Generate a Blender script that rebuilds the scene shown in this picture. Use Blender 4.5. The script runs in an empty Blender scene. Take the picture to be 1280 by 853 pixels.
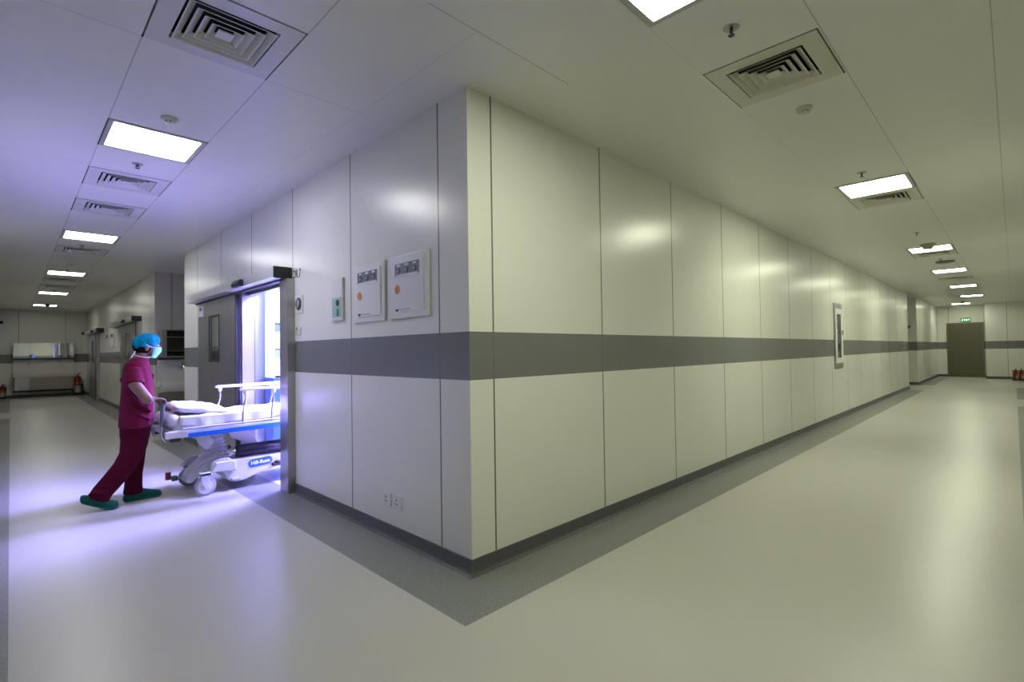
import bpy, bmesh, math, random
from mathutils import Vector, Matrix
random.seed(7)
PI = math.pi
SC = bpy.context.scene
COL = SC.collection

# ------------------------------------------------------------------ camera
cam_data = bpy.data.cameras.new('camera'); cam = bpy.data.objects.new('camera', cam_data); COL.objects.link(cam)
cam_data.sensor_width = 36.0; cam_data.sensor_fit = 'HORIZONTAL'
cam_data.lens = 627.4814 / 1280 * 36.0
cam_data.clip_start = 0.02; cam_data.clip_end = 100
yaw, pitch, roll = 0.7854362714, 0.0200261692, -0.0141455453
f = Vector((math.cos(yaw)*math.cos(pitch), math.sin(yaw)*math.cos(pitch), math.sin(pitch)))
r = Vector((math.sin(yaw), -math.cos(yaw), 0)); u = r.cross(f)
r2 = r*math.cos(roll) + u*math.sin(roll); u2 = -r*math.sin(roll) + u*math.cos(roll)
M = Matrix((r2, u2, -f)).transposed().to_4x4(); M.translation = Vector((-1.98407, -2.35204, 1.35610))
cam.matrix_world = M
SC.camera = cam

# ------------------------------------------------------------------ view, world, light levels
SC.view_settings.view_transform = 'Standard'; SC.view_settings.look = 'None'
SC.view_settings.gamma = 1.0; SC.view_settings.use_curve_mapping = False
SC.view_settings.exposure = 1.5
W = bpy.data.worlds.new('world'); SC.world = W; W.use_nodes = True
W.node_tree.nodes['Background'].inputs[0].default_value = (0.5, 0.5, 0.5, 1)
W.node_tree.nodes['Background'].inputs[1].default_value = 0.0
LEFT_LIGHT = ((0.97, 0.98, 0.97), 9.0)       # tubes of the left corridor
LEFT_FAR_LIGHT = ((0.99, 0.985, 0.90), 5.0)    # tubes towards its end, set dimmer so the far end darkens
RIGHT_FAR_LIGHT = ((0.965, 0.99, 0.74), 9.0)
RIGHT_LIGHT = ((0.965, 0.99, 0.74), 14.0)     # tubes of the right corridor
OR_LIGHT = ((0.35, 0.33, 1.0), 100.0)        # blue surgical light inside the operating room

# ------------------------------------------------------------------ materials
def mat(name, col, rough=0.5, metal=0.0, emit=None, var=0.0, vscale=6.0, bump=0.0, bscale=40.0, coat=0.0,
        trans=0.0, spec=None):
    m = bpy.data.materials.new(name); m.use_nodes = True
    nt = m.node_tree; b = nt.nodes['Principled BSDF']
    b.inputs['Base Color'].default_value = (*col, 1); b.inputs['Roughness'].default_value = rough
    b.inputs['Metallic'].default_value = metal
    if coat: b.inputs['Coat Weight'].default_value = coat; b.inputs['Coat Roughness'].default_value = 0.15
    if trans: b.inputs['Transmission Weight'].default_value = trans
    if spec is not None: b.inputs['Specular IOR Level'].default_value = spec
    if emit:
        b.inputs['Emission Color'].default_value = (*emit[0], 1); b.inputs['Emission Strength'].default_value = emit[1]
    if var or bump:
        tc = nt.nodes.new('ShaderNodeTexCoord')
    if var:
        n = nt.nodes.new('ShaderNodeTexNoise'); n.inputs['Scale'].default_value = vscale; n.inputs['Detail'].default_value = 4
        nt.links.new(tc.outputs['Object'], n.inputs['Vector'])
        mr = nt.nodes.new('ShaderNodeMapRange'); mr.inputs[1].default_value = .3; mr.inputs[2].default_value = .7
        mr.inputs[3].default_value = 1-var; mr.inputs[4].default_value = 1+var
        nt.links.new(n.outputs['Fac'], mr.inputs[0])
        mx = nt.nodes.new('ShaderNodeVectorMath'); mx.operation = 'SCALE'; mx.inputs[0].default_value = col
        nt.links.new(mr.outputs[0], mx.inputs['Scale']); nt.links.new(mx.outputs[0], b.inputs['Base Color'])
    if bump:
        n = nt.nodes.new('ShaderNodeTexNoise'); n.inputs['Scale'].default_value = bscale; n.inputs['Detail'].default_value = 3
        nt.links.new(tc.outputs['Object'], n.inputs['Vector'])
        bp = nt.nodes.new('ShaderNodeBump'); bp.inputs['Strength'].default_value = bump; bp.inputs['Distance'].default_value = .01
        nt.links.new(n.outputs['Fac'], bp.inputs['Height']); nt.links.new(bp.outputs[0], b.inputs['Normal'])
    return m

class NB:
    """tiny node-math helper"""
    def __init__(s, nt): s.nt = nt
    def val(s, a, sock):
        if isinstance(a, (int, float)): sock.default_value = a
        else: s.nt.links.new(a, sock)
    def m(s, op, a, b=0.0, c=None):
        n = s.nt.nodes.new('ShaderNodeMath'); n.operation = op
        s.val(a, n.inputs[0]); s.val(b, n.inputs[1])
        if c is not None: s.val(c, n.inputs[2])
        return n.outputs[0]
    def between(s, x, lo, hi):
        return s.m('MULTIPLY', s.m('GREATER_THAN', x, lo), s.m('LESS_THAN', x, hi))
    def line(s, x, at, half):
        return s.m('LESS_THAN', s.m('ABSOLUTE', s.m('SUBTRACT', x, at)), half)
    def period(s, x, off, step, half):
        a = s.m('FRACT', s.m('DIVIDE', s.m('ADD', s.m('SUBTRACT', x, off), step*100.5), step))
        return s.m('LESS_THAN', s.m('ABSOLUTE', s.m('SUBTRACT', a, 0.5)), half/step)
    def mix(s, fac, a, b):
        n = s.nt.nodes.new('ShaderNodeMix'); n.data_type = 'RGBA'
        s.val(fac, n.inputs['Factor'])
        for k, v in ((6, a), (7, b)):
            if isinstance(v, tuple): n.inputs[k].default_value = (*v, 1)
            else: s.nt.links.new(v, n.inputs[k])
        return n.outputs[2]

WALLC = (0.76, 0.765, 0.71); BANDC = (0.175, 0.185, 0.18)
def wall_mat(name, axis, off, step=1.2, col=WALLC, rough=0.27, steel=False):
    m = bpy.data.materials.new(name); m.use_nodes = True; nt = m.node_tree; b = nt.nodes['Principled BSDF']; q = NB(nt)
    g = nt.nodes.new('ShaderNodeNewGeometry'); sp = nt.nodes.new('ShaderNodeSeparateXYZ'); nt.links.new(g.outputs['Position'], sp.inputs[0])
    a = sp.outputs[axis]; z = sp.outputs[2]
    n = nt.nodes.new('ShaderNodeTexNoise'); n.inputs['Scale'].default_value = 0.9; n.inputs['Detail'].default_value = 2
    nt.links.new(g.outputs['Position'], n.inputs['Vector'])
    c = q.mix(n.outputs['Fac'], tuple(x*.96 for x in col), tuple(min(1, x*1.04) for x in col))
    if not steel: c = q.mix(q.between(z, 1.180, 1.480), c, BANDC)
    joint = q.period(a, off, step, 0.0065)
    c = q.mix(joint, c, (0.16, 0.16, 0.15))
    nt.links.new(c, b.inputs['Base Color'])
    wv = nt.nodes.new('ShaderNodeTexNoise'); wv.inputs['Scale'].default_value = 1.3; nt.links.new(g.outputs['Position'], wv.inputs['Vector'])
    h = q.m('SUBTRACT', q.m('MULTIPLY', wv.outputs['Fac'], 0.6), q.m('MULTIPLY', joint, 1.0))
    bp = nt.nodes.new('ShaderNodeBump'); bp.inputs['Strength'].default_value = 0.35; bp.inputs['Distance'].default_value = 0.006
    nt.links.new(h, bp.inputs['Height']); nt.links.new(bp.outputs[0], b.inputs['Normal'])
    b.inputs['Roughness'].default_value = rough; b.inputs['Specular IOR Level'].default_value = 0.55
    if steel: b.inputs['Metallic'].default_value = 0.85
    return m
M_WX = wall_mat('wall_panels_x', 0, 0.2)
M_WY = wall_mat('wall_panels_y', 1, 0.3)
M_WXL = wall_mat('wall_panels_back', 0, -1.78)      # back wall of the left corridor
M_WYR = wall_mat('wall_panels_far', 1, -1.52, 1.14)
M_OR = wall_mat('operating_room_panels', 0, 0.545, 1.2, (0.36, 0.36, 0.36), 0.28, True)
M_ORY = wall_mat('operating_room_panels_y', 1, 0.5, 1.2, (0.45, 0.45, 0.46), 0.4, True)

def ceiling_mat():
    m = bpy.data.materials.new('ceiling_panels'); m.use_nodes = True; nt = m.node_tree; b = nt.nodes['Principled BSDF']; q = NB(nt)
    g = nt.nodes.new('ShaderNodeNewGeometry'); sp = nt.nodes.new('ShaderNodeSeparateXYZ'); nt.links.new(g.outputs['Position'], sp.inputs[0])
    x, y = sp.outputs[0], sp.outputs[1]
    inL = q.between(y, -0.44, 40); inR = q.m('GREATER_THAN', x, -0.6)
    seamL = q.m('MAXIMUM', q.m('MAXIMUM', q.line(x, -1.512, .003), q.line(x, -.908, .003)), q.m('MULTIPLY', q.line(x, -.295, .0022), .5))
    seamR = q.m('MAXIMUM', q.m('MAXIMUM', q.m('MULTIPLY', q.line(y, -1.068, .002), .35), q.line(y, -1.685, .0028)), q.m('MAXIMUM', q.m('MULTIPLY', q.line(y, -.443, .003), q.m('LESS_THAN', x, .45)), q.m('MULTIPLY', q.line(y, -2.31, .003), .9)))
    crossL = q.m('MULTIPLY', q.period(y, .775, 2.4, .0022), q.m('LESS_THAN', x, -.295))
    crossR = q.m('MULTIPLY', q.m('MULTIPLY', q.period(x, 4.70, 2.4, .0018), q.m('LESS_THAN', y, -1.685)), .4)
    s = q.m('MAXIMUM', q.m('MAXIMUM', q.m('MULTIPLY', seamL, inL), q.m('MULTIPLY', seamR, inR)),
            q.m('MAXIMUM', q.m('MULTIPLY', crossL, inL), q.m('MULTIPLY', crossR, inR)))
    base = (0.76, 0.76, 0.72)
    n = nt.nodes.new('ShaderNodeTexNoise'); n.inputs['Scale'].default_value = .7; nt.links.new(g.outputs['Position'], n.inputs['Vector'])
    c = q.mix(n.outputs['Fac'], tuple(v*.97 for v in base), tuple(v*1.03 for v in base))
    nt.links.new(q.mix(s, c, (0.44, 0.44, 0.41)), b.inputs['Base Color'])
    b.inputs['Roughness'].default_value = 0.33; b.inputs['Specular IOR Level'].default_value = 0.45
    return m
M_CEIL = ceiling_mat()

def floor_mat(name, col, speck, amt, rough=0.3, scale=260.0):
    m = bpy.data.materials.new(name); m.use_nodes = True; nt = m.node_tree; b = nt.nodes['Principled BSDF']; q = NB(nt)
    g = nt.nodes.new('ShaderNodeNewGeometry')
    n = nt.nodes.new('ShaderNodeTexNoise'); n.inputs['Scale'].default_value = scale; n.inputs['Detail'].default_value = 2
    nt.links.new(g.outputs['Position'], n.inputs['Vector'])
    f1 = q.m('MULTIPLY', q.between(n.outputs['Fac'], .56, 2), amt)
    f2 = q.m('MULTIPLY', q.between(n.outputs['Fac'], -1, .44), amt)
    n2 = nt.nodes.new('ShaderNodeTexNoise'); n2.inputs['Scale'].default_value = 0.8; n2.inputs['Detail'].default_value = 3
    nt.links.new(g.outputs['Position'], n2.inputs['Vector'])
    c = q.mix(n2.outputs['Fac'], tuple(v*.93 for v in col), tuple(v*1.07 for v in col))
    c = q.mix(f1, c, speck); c = q.mix(f2, c, tuple(v*.45 for v in col))
    nt.links.new(c, b.inputs['Base Color'])
    rr = nt.nodes.new('ShaderNodeMapRange'); rr.inputs[3].default_value = rough-.05; rr.inputs[4].default_value = rough+.07
    nt.links.new(n2.outputs['Fac'], rr.inputs[0]); nt.links.new(rr.outputs[0], b.inputs['Roughness'])
    wv = nt.nodes.new('ShaderNodeTexNoise'); wv.inputs['Scale'].default_value = 2.2; wv.inputs['Detail'].default_value = 2
    nt.links.new(g.outputs['Position'], wv.inputs['Vector'])
    bp = nt.nodes.new('ShaderNodeBump'); bp.inputs['Strength'].default_value = 0.25; bp.inputs['Distance'].default_value = 0.01
    nt.links.new(wv.outputs['Fac'], bp.inputs['Height']); nt.links.new(bp.outputs[0], b.inputs['Normal'])
    return m
M_FLOOR = floor_mat('floor_light_vinyl', (0.50, 0.49, 0.455), (0.60, 0.59, 0.55), 0.12, 0.30)
M_STRIP = floor_mat('floor_dark_vinyl', (0.205, 0.21, 0.205), (0.38, 0.39, 0.38), 0.42, 0.34, 125)
M_BASE = floor_mat('skirting_vinyl', (0.095, 0.10, 0.105), (0.20, 0.20, 0.20), 0.3, 0.4, 260)

M_STEEL = mat('brushed_steel', (0.42, 0.41, 0.40), 0.36, 0.9, var=.06, vscale=3)
M_BASESTEEL = mat('sink_base_steel', (0.27, 0.25, 0.20), 0.36, 0.7, var=.06, vscale=3)
M_STEELD = mat('door_steel', (0.40, 0.385, 0.41), 0.30, 0.85, var=.05, vscale=2)
M_STEELL = mat('polished_steel', (0.62, 0.62, 0.63), 0.22, 1.0)
M_HEADER = mat('door_header_grey', (0.50, 0.50, 0.50), 0.35, 0.4)
M_BLACK = mat('black_plastic', (0.012, 0.012, 0.014), 0.4)
M_DARK = mat('dark_void', (0.01, 0.01, 0.01), 0.8)
M_WHITE = mat('white_plastic', (0.72, 0.73, 0.72), 0.35)
M_CREAM = mat('cream_paint', (0.62, 0.61, 0.50), 0.35)
M_VENTW = mat('vent_grey_white', (0.62, 0.62, 0.58), 0.35, var=.04, vscale=3)
M_BED = mat('bed_plastic_lavender_white', (0.54, 0.54, 0.57), 0.38)
M_BEDG = mat('bed_grey', (0.38, 0.38, 0.42), 0.4)
M_SHEET = mat('sheet_cotton', (0.66, 0.66, 0.67), 0.85, bump=.9, bscale=9)
M_MATT = mat('mattress_vinyl', (0.45, 0.45, 0.52), 0.5, bump=.2, bscale=15)
M_BLUE = mat('bumper_blue', (0.01, 0.14, 0.62), 0.35)
M_NAVY = mat('bottle_navy', (0.012, 0.010, 0.03), 0.3)
M_RUBBER = mat('wheel_rubber_grey', (0.28, 0.28, 0.33), 0.55)
M_PUSH = mat('push_handle_grip', (0.10, 0.11, 0.16), 0.4)
M_REDP = mat('pedal_red', (0.16, 0.02, 0.02), 0.4)
M_GREENP = mat('pedal_green', (0.0, 0.10, 0.07), 0.4)
M_SCRUB = mat('scrub_magenta', (0.115, 0.0035, 0.028), 0.85, spec=.15, var=.15, vscale=7, bump=.8, bscale=12)
M_SCRUBT = mat('scrub_trouser_plum', (0.062, 0.0015, 0.014), 0.9, spec=.12, var=.12, vscale=7, bump=.8, bscale=11)
M_CLOG = mat('clog_teal', (0.0, 0.085, 0.065), 0.6, spec=.25, var=.1, vscale=20)
M_CAP = mat('cap_blue', (0.0, 0.19, 0.32), 0.85, spec=.15, var=.12, vscale=25, bump=.9, bscale=40)
M_MASK = mat('mask_pale_blue', (0.25, 0.62, 0.75), 0.8, bump=.3, bscale=60)
M_TIE = mat('mask_tie_white', (0.75, 0.75, 0.78), 0.8)
M_SKIN = mat('skin', (0.19, 0.098, 0.075), 0.5, var=.08, vscale=30)
M_HAIR = mat('hair_dark', (0.010, 0.008, 0.008), 0.9, spec=.1)
M_EYE = mat('eye', (0.35, 0.32, 0.30), 0.3)
M_RED = mat('extinguisher_red', (0.22, 0.006, 0.006), 0.35)
M_LABEL = mat('label_paper', (0.40, 0.38, 0.34), 0.6)
M_LABELY = mat('label_yellow', (0.30, 0.14, 0.03), 0.6)
M_GLASS = mat('glass_grey', (0.85, 0.9, 0.9), 0.05, trans=1.0)
M_DGLASS = mat('dark_glass', (0.03, 0.035, 0.03), 0.08)
M_MIRROR = mat('mirror', (0.85, 0.86, 0.85), 0.03, 1.0)
M_CERAM = mat('sink_white', (0.70, 0.69, 0.64), 0.15, coat=.3)
M_ORANGE = mat('sticker_orange', (0.62, 0.25, 0.08), 0.5)
M_WIND = mat('meter_window', (0.16, 0.21, 0.22), 0.2)
M_METER = mat('meter_dark', (0.05, 0.06, 0.07), 0.3)
M_TEXT = mat('text_dark', (0.03, 0.03, 0.035), 0.5)
M_LOGOB = mat('logo_blue', (0.02, 0.11, 0.46), 0.4)
M_LOGOW = mat('logo_white', (0.85, 0.87, 0.92), 0.5)
M_GREEN = mat('exit_green', (0.01, 0.10, 0.03), 0.4, emit=((0.02, 0.16, 0.06), 0.25))
M_EXITW = mat('exit_letters', (0.6, 0.75, 0.6), 0.4, emit=((0.55, 0.8, 0.55), 0.5))
M_MINT = mat('card_mint', (0.32, 0.52, 0.47), 0.4)
M_CAB = mat('cabinet_blue', (0.02, 0.06, 0.20), 0.3)
M_CABW = mat('cabinet_white', (0.62, 0.80, 0.62), 0.4)
M_DIFL = mat('diffuser_left', (0.9, 0.9, 0.9), 0.5, emit=LEFT_LIGHT)
M_DIFLF = mat('diffuser_left_far', (0.9, 0.9, 0.9), 0.5, emit=LEFT_FAR_LIGHT)
M_DIFRF = mat('diffuser_right_far', (0.9, 0.9, 0.9), 0.5, emit=RIGHT_FAR_LIGHT)
M_DIFR = mat('diffuser_right', (0.9, 0.9, 0.9), 0.5, emit=RIGHT_LIGHT)
M_DIFO = mat('diffuser_operating', (0.9, 0.9, 0.9), 0.5, emit=OR_LIGHT)
M_FRAME = mat('light_frame', (0.50, 0.50, 0.50), 0.35, 0.3)
M_DOME = mat('camera_dome', (0.02, 0.02, 0.025), 0.1)

# ------------------------------------------------------------------ mesh builder
class MB:
    def __init__(s): s.bm = bmesh.new()
    def box(s, lo, hi, bev=0.0, seg=2):
        t = bmesh.new(); bmesh.ops.create_cube(t, size=1.0)
        lo, hi = Vector(lo), Vector(hi); c = (lo+hi)/2; d = hi-lo
        for v in t.verts: v.co = Vector((v.co.x*d.x+c.x, v.co.y*d.y+c.y, v.co.z*d.z+c.z))
        if bev: bmesh.ops.bevel(t, geom=list(t.edges), offset=bev, segments=seg, profile=.5, affect='EDGES')
        return s.join(t)
    def join(s, t, mtx=None):
        if mtx is not None: bmesh.ops.transform(t, matrix=mtx, verts=t.verts)
        me = bpy.data.meshes.new('t'); t.to_mesh(me); t.free(); s.bm.from_mesh(me); bpy.data.meshes.remove(me); return s
    def frustum(s, p0, p1, r0, r1=None, seg=20, cap=True):
        r1 = r0 if r1 is None else r1
        return s.limb([p0, p1], [r0, r1], seg=seg, cap=cap)
    def ring(s, c, a, b, seg):
        return [s.bm.verts.new(Vector(c) + Vector(a)*math.cos(2*PI*k/seg) + Vector(b)*math.sin(2*PI*k/seg)) for k in range(seg)]
    def loft(s, rings, cap=(True, True)):
        seg = len(rings[0])
        for i in range(len(rings)-1):
            for k in range(seg):
                s.bm.faces.new((rings[i][k], rings[i][(k+1) % seg], rings[i+1][(k+1) % seg], rings[i+1][k]))
        if cap[0]: s.bm.faces.new(rings[0][::-1])
        if cap[1]: s.bm.faces.new(rings[-1])
        return s
    def limb(s, pts, radii, seg=16, cap=True, ref=(0, 1, 0)):
        pts = [Vector(p) for p in pts]; R = []
        for i, p in enumerate(pts):
            t = (pts[min(i+1, len(pts)-1)] - pts[max(i-1, 0)]).normalized()
            rf = Vector(ref)
            if abs(t.dot(rf)) > .95: rf = Vector((1, 0, 0)) if abs(t.x) < .9 else Vector((0, 0, 1))
            a = t.cross(rf).normalized(); b = t.cross(a).normalized()
            rr = radii[i] if isinstance(radii[i], tuple) else (radii[i], radii[i])
            R.append(s.ring(p, a*rr[0], b*rr[1], seg))
        return s.loft(R, (cap, cap))
    def tube(s, pts, rad, seg=10, smooth=0, ref=(0, 1, 0)):
        pts = [Vector(p) for p in pts]
        for _ in range(smooth):
            q = [pts[0]]
            for i in range(len(pts)-1):
                q += [pts[i].lerp(pts[i+1], .25), pts[i].lerp(pts[i+1], .75)]
            pts = q + [pts[-1]]
        return s.limb(pts, [rad]*len(pts), seg, True, ref)
    def ball(s, c, rx, ry=None, rz=None, seg=20, rot=None):
        ry = rx if ry is None else ry; rz = rx if rz is None else rz
        t = bmesh.new(); bmesh.ops.create_uvsphere(t, u_segments=seg, v_segments=seg//2+2, radius=1)
        m = Matrix.Diagonal((rx, ry, rz, 1))
        if rot is not None: m = rot @ m
        return s.join(t, Matrix.Translation(c) @ m)
    def lathe(s, prof, c, axis='Z', seg=28):
        c = Vector(c); ax = {'X': (Vector((1,0,0)), Vector((0,1,0)), Vector((0,0,1))), 'Y': (Vector((0,1,0)), Vector((0,0,1)), Vector((1,0,0))), 'Z': (Vector((0,0,1)), Vector((1,0,0)), Vector((0,1,0)))}[axis]
        R = [s.ring(c + ax[0]*h, ax[1]*max(q, 1e-4), ax[2]*max(q, 1e-4), seg) for q, h in prof]
        return s.loft(R)
    def prism(s, poly, axis, a, b):
        def P(u, v, w): return {'X': (w, u, v), 'Y': (u, w, v), 'Z': (u, v, w)}[axis]
        A = [s.bm.verts.new(P(u, v, a)) for u, v in poly]; B = [s.bm.verts.new(P(u, v, b)) for u, v in poly]
        return s.loft([A, B])
    def quad(s, pts):
        s.bm.faces.new([s.bm.verts.new(p) for p in pts]); return s
    def build(s, name, material, parent=None, smooth=False, at=None, bevel=0.0, subsurf=0, remesh=0.0, rsm=0, recalc=True):
        off = Vector(parent['_loc']) if parent is not None else (Vector(at) if at else Vector((0, 0, 0)))
        for v in s.bm.verts: v.co -= off
        if recalc: bmesh.ops.recalc_face_normals(s.bm, faces=s.bm.faces)
        me = bpy.data.meshes.new(name); s.bm.to_mesh(me); s.bm.free()
        for m in (material if isinstance(material, list) else [material]): me.materials.append(m)
        if smooth:
            for p in me.polygons: p.use_smooth = True
        o = bpy.data.objects.new(name, me); COL.objects.link(o)
        if parent is not None: o.parent = parent
        else: o.location = off
        o['_loc'] = tuple(off)
        if smooth and not remesh and not subsurf:
            try: me.set_sharp_from_angle(angle=math.radians(38))
            except Exception: pass
        if bevel:
            b = o.modifiers.new('bevel', 'BEVEL'); b.width = bevel; b.segments = 2; b.limit_method = 'ANGLE'
        if remesh:
            b = o.modifiers.new('remesh', 'REMESH'); b.mode = 'VOXEL'; b.voxel_size = remesh; b.use_smooth_shade = True
            if rsm:
                b = o.modifiers.new('smooth', 'SMOOTH'); b.iterations = rsm; b.factor = .5
        if subsurf:
            b = o.modifiers.new('sub', 'SUBSURF'); b.levels = subsurf; b.render_levels = subsurf
        return o

def empty(name, loc, label=None, cat=None, group=None, kind=None):
    o = bpy.data.objects.new(name, None); COL.objects.link(o); o.location = loc; o['_loc'] = tuple(loc)
    return tag(o, label, cat, group, kind)
def tag(o, label=None, cat=None, group=None, kind=None):
    if label: o['label'] = label
    if cat: o['category'] = cat
    if group: o['group'] = group
    if kind: o['kind'] = kind
    return o
def kids(o): return [c for c in bpy.data.objects if c.parent == o]
def copy_tree(o, loc=None, parent=None):
    c = o.copy(); COL.objects.link(c)
    if parent is not None: c.parent = parent
    for k in kids(o): copy_tree(k, None, c)
    if loc is not None: c.location = loc; c['_loc'] = tuple(loc)
    return c
def text(name, body, size, material, parent, loc, xdir, zdir, ext=0.0008, align='CENTER', sx=1.0, bold=0.0):
    """flat lettering as a mesh; xdir = reading direction, zdir = letter-up direction"""
    cu = bpy.data.curves.new(name, 'FONT'); cu.body = body; cu.size = size; cu.extrude = ext; cu.align_x = align; cu.align_y = 'CENTER'
    cu.offset = bold
    t = bpy.data.objects.new(name, cu); COL.objects.link(t)
    dg = bpy.context.evaluated_depsgraph_get(); me = bpy.data.meshes.new_from_object(t.evaluated_get(dg))
    bpy.data.objects.remove(t); me.materials.clear(); me.materials.append(material)
    X = Vector(xdir).normalized(); Z = Vector(zdir).normalized(); Y = Z; N = X.cross(Y)
    off = Vector(parent['_loc'])
    for v in me.vertices:
        p = Vector(loc) + X*v.co.x*sx + Y*v.co.y + N*v.co.z - off; v.co = p
    o = bpy.data.objects.new(name, me); COL.objects.link(o); o.parent = parent; o['_loc'] = tuple(off)
    return o
def struct(o): o['kind'] = 'structure'; return o

# ================================================================== STRUCTURE
LGT = [(-1.212, y, 0) for y in (2.31, 6.56, 10.75, 14.97, 19.15)] + [(x, -1.38, 1) for x in (0.02, 4.33, 9.13, 12.72, 16.90, 20.90)] + [(24.95, -0.88, 1)]
VNT = [(-1.212, y, 0) for y in (0.475, 3.53, 4.74, 7.78, 11.85, 13.25)] + [(x, -1.372, 1) for x in (1.252, 4.945, 9.78, 14.5)]
holes = [(x-.303, x+.303, y-.303, y+.303) for x, y, k in LGT+VNT]
def region(x, y):          # plan of the two corridors, the small side bays and the alcoves
    if -2.4 < x < 0 and -3.7 < y < 21.7: return True
    if -3.4 < x <= -2.4 and -3.7 < y < 2.2: return True
    if 0 <= x < 25.3 and -2.66 < y < 0: return True
    if -3.4 < x < 3.5 and -3.7 < y <= -2.4: return True
    if 25.3 <= x < 26.5 and -1.55 < y < 0: return True
    if 0 <= x < 1.7 and 7.09 < y < 9.45: return True
    if 17.95 < x < 20.0 and 0 <= y < 1.7: return True
    return False
def grid_mesh(name, xs, ys, z, inside, matid, mats, down=False):
    xs = sorted(set(round(v, 4) for v in xs)); ys = sorted(set(round(v, 4) for v in ys))
    bm = bmesh.new(); V = {}
    def vert(i, j):
        if (i, j) not in V: V[i, j] = bm.verts.new((xs[i], ys[j], z))
        return V[i, j]
    for i in range(len(xs)-1):
        for j in range(len(ys)-1):
            cx, cy = (xs[i]+xs[i+1])/2, (ys[j]+ys[j+1])/2
            if not inside(cx, cy): continue
            vs = [vert(i, j), vert(i+1, j), vert(i+1, j+1), vert(i, j+1)]
            if down: vs = vs[::-1]
            fc = bm.faces.new(vs); fc.material_index = matid(cx, cy)
    me = bpy.data.meshes.new(name); bm.to_mesh(me); bm.free()
    for m in mats: me.materials.append(m)
    o = bpy.data.objects.new(name, me); COL.objects.link(o); o['_loc'] = (0, 0, 0); return struct(o)
PX = [-3.4, -2.4, 0, 1.7, 3.5, 17.95, 20.0, 25.3, 26.5]; PY = [-3.7, -2.66, -2.4, -1.55, 0, 1.7, 2.2, 7.09, 9.45, 21.7]
grid_mesh('ceiling', PX + [v for h in holes for v in h[:2]], PY + [v for h in holes for v in h[2:]], 3.0,
          lambda x, y: region(x, y) and not any(a < x < b and c < y < d for a, b, c, d in holes), lambda x, y: 0, [M_CEIL], True)
S = [(-.39, 0, -.405, 7.44), (0, 17.62, -.405, 0), (-.39, 0, 9.45, 21.7), (20.0, 25.9, -.40, 0), (26.1, 26.5, -.40, 0),
     (-2.4, -1.985, -2.37, 13.6), (-2.4, -1.985, 15.37, 20.8), (-2.4, 0, 21.4, 21.7),
     (-1.985, 13.5, -2.66, -2.37), (15.45, 19.9, -2.66, -2.37), (25.0, 25.3, -2.66, -1.55), (26.2, 26.5, -1.55, 0)]
ORX, ORY = (0.0, 5.0), (1.0, 5.5)
def froom(x, y): return region(x, y) or (0 <= x < 5 and 1.0 < y < 5.5)
grid_mesh('floor', PX + [5.0] + [v for s in S for v in s[:2]], PY + [1.0, 5.5] + [v for s in S for v in s[2:]], 0.0,
          froom, lambda x, y: 1 if any(a < x < b and c < y < d for a, b, c, d in S) else 0, [M_FLOOR, M_STRIP])

H = 3.0
def wall(name, boxes, m):
    b = MB()
    for lo, hi in boxes: b.box(lo, hi)
    return struct(b.build(name, m))
# corner block, left face with the operating room doorway
DY0, DY1, DZ = 2.85, 4.17, 2.11
wall('wall_left', [((0, 0, 0), (.1, DY0, H)), ((0, DY1, 0), (.1, 7.09, H)), ((0, DY0, DZ), (.1, DY1, H))], M_WY)
wall('wall_right', [((.1, 0, 0), (17.95, .1, H))], M_WX)
wall('wall_corner', [((.0004, -.0006, 0), (.1, 0, H))], M_WX)
wall('wall_left_alcove_front', [((.1, 6.99, 0), (1.7, 7.09, H))], M_WX)
wall('wall_left_alcove_side', [((1.7, 6.99, 0), (1.8, 9.55, H))], M_WY)
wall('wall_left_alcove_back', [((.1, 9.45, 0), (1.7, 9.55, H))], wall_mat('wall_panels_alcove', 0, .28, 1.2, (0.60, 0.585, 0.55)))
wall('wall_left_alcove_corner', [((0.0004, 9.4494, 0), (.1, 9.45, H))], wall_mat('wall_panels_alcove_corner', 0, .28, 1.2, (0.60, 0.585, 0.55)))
wall('wall_left_far', [((0, 9.45, 0), (.1, 21.7, H))], M_WY)
wall('wall_left_back', [((-2.5, 21.7, 0), (.1, 21.8, H))], M_WXL)
wall('wall_left_outer', [((-2.5, 2.2, 0), (-2.4, 21.7, H))], M_WY)
wall('wall_bay_left', [((-3.5, -3.8, 0), (-3.4, 2.3, H))], M_WY)
wall('wall_bay_left_end', [((-3.4, 2.2, 0), (-2.5, 2.3, H))], M_WX)
wall('wall_bay_right', [((-3.4, -3.8, 0), (3.5, -3.7, H))], M_WX)
wall('wall_bay_right_end', [((3.5, -3.8, 0), (3.6, -2.66, H))], M_WY)
wall('wall_right_outer', [((3.6, -2.76, 0), (25.3, -2.66, H))], M_WX)
wall('wall_right_alcove_near', [((17.85, .1, 0), (17.95, 1.7, H))], M_WY)
wall('wall_right_alcove_back', [((17.85, 1.7, 0), (20.1, 1.8, H))], M_WX)
wall('wall_right_alcove_far', [((20.0, .1, 0), (20.1, 1.7, H))], wall_mat('wall_panels_alcove_far', 1, .085, 1.2))
wall('wall_right_far', [((20.0, 0, 0), (26.5, .1, H))], M_WX)
wall('wall_right_back', [((26.5, -1.65, 0), (26.6, .1, H))], M_WYR)
wall('wall_right_step_side', [((25.4, -1.65, 0), (26.5, -1.55, H))], wall_mat('wall_panels_step', 0, 25.3))
wall('wall_right_step', [((25.3, -2.76, 0), (25.4, -1.55, H))], wall_mat('wall_panels_step_face', 1, -2.17, .62))
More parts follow.
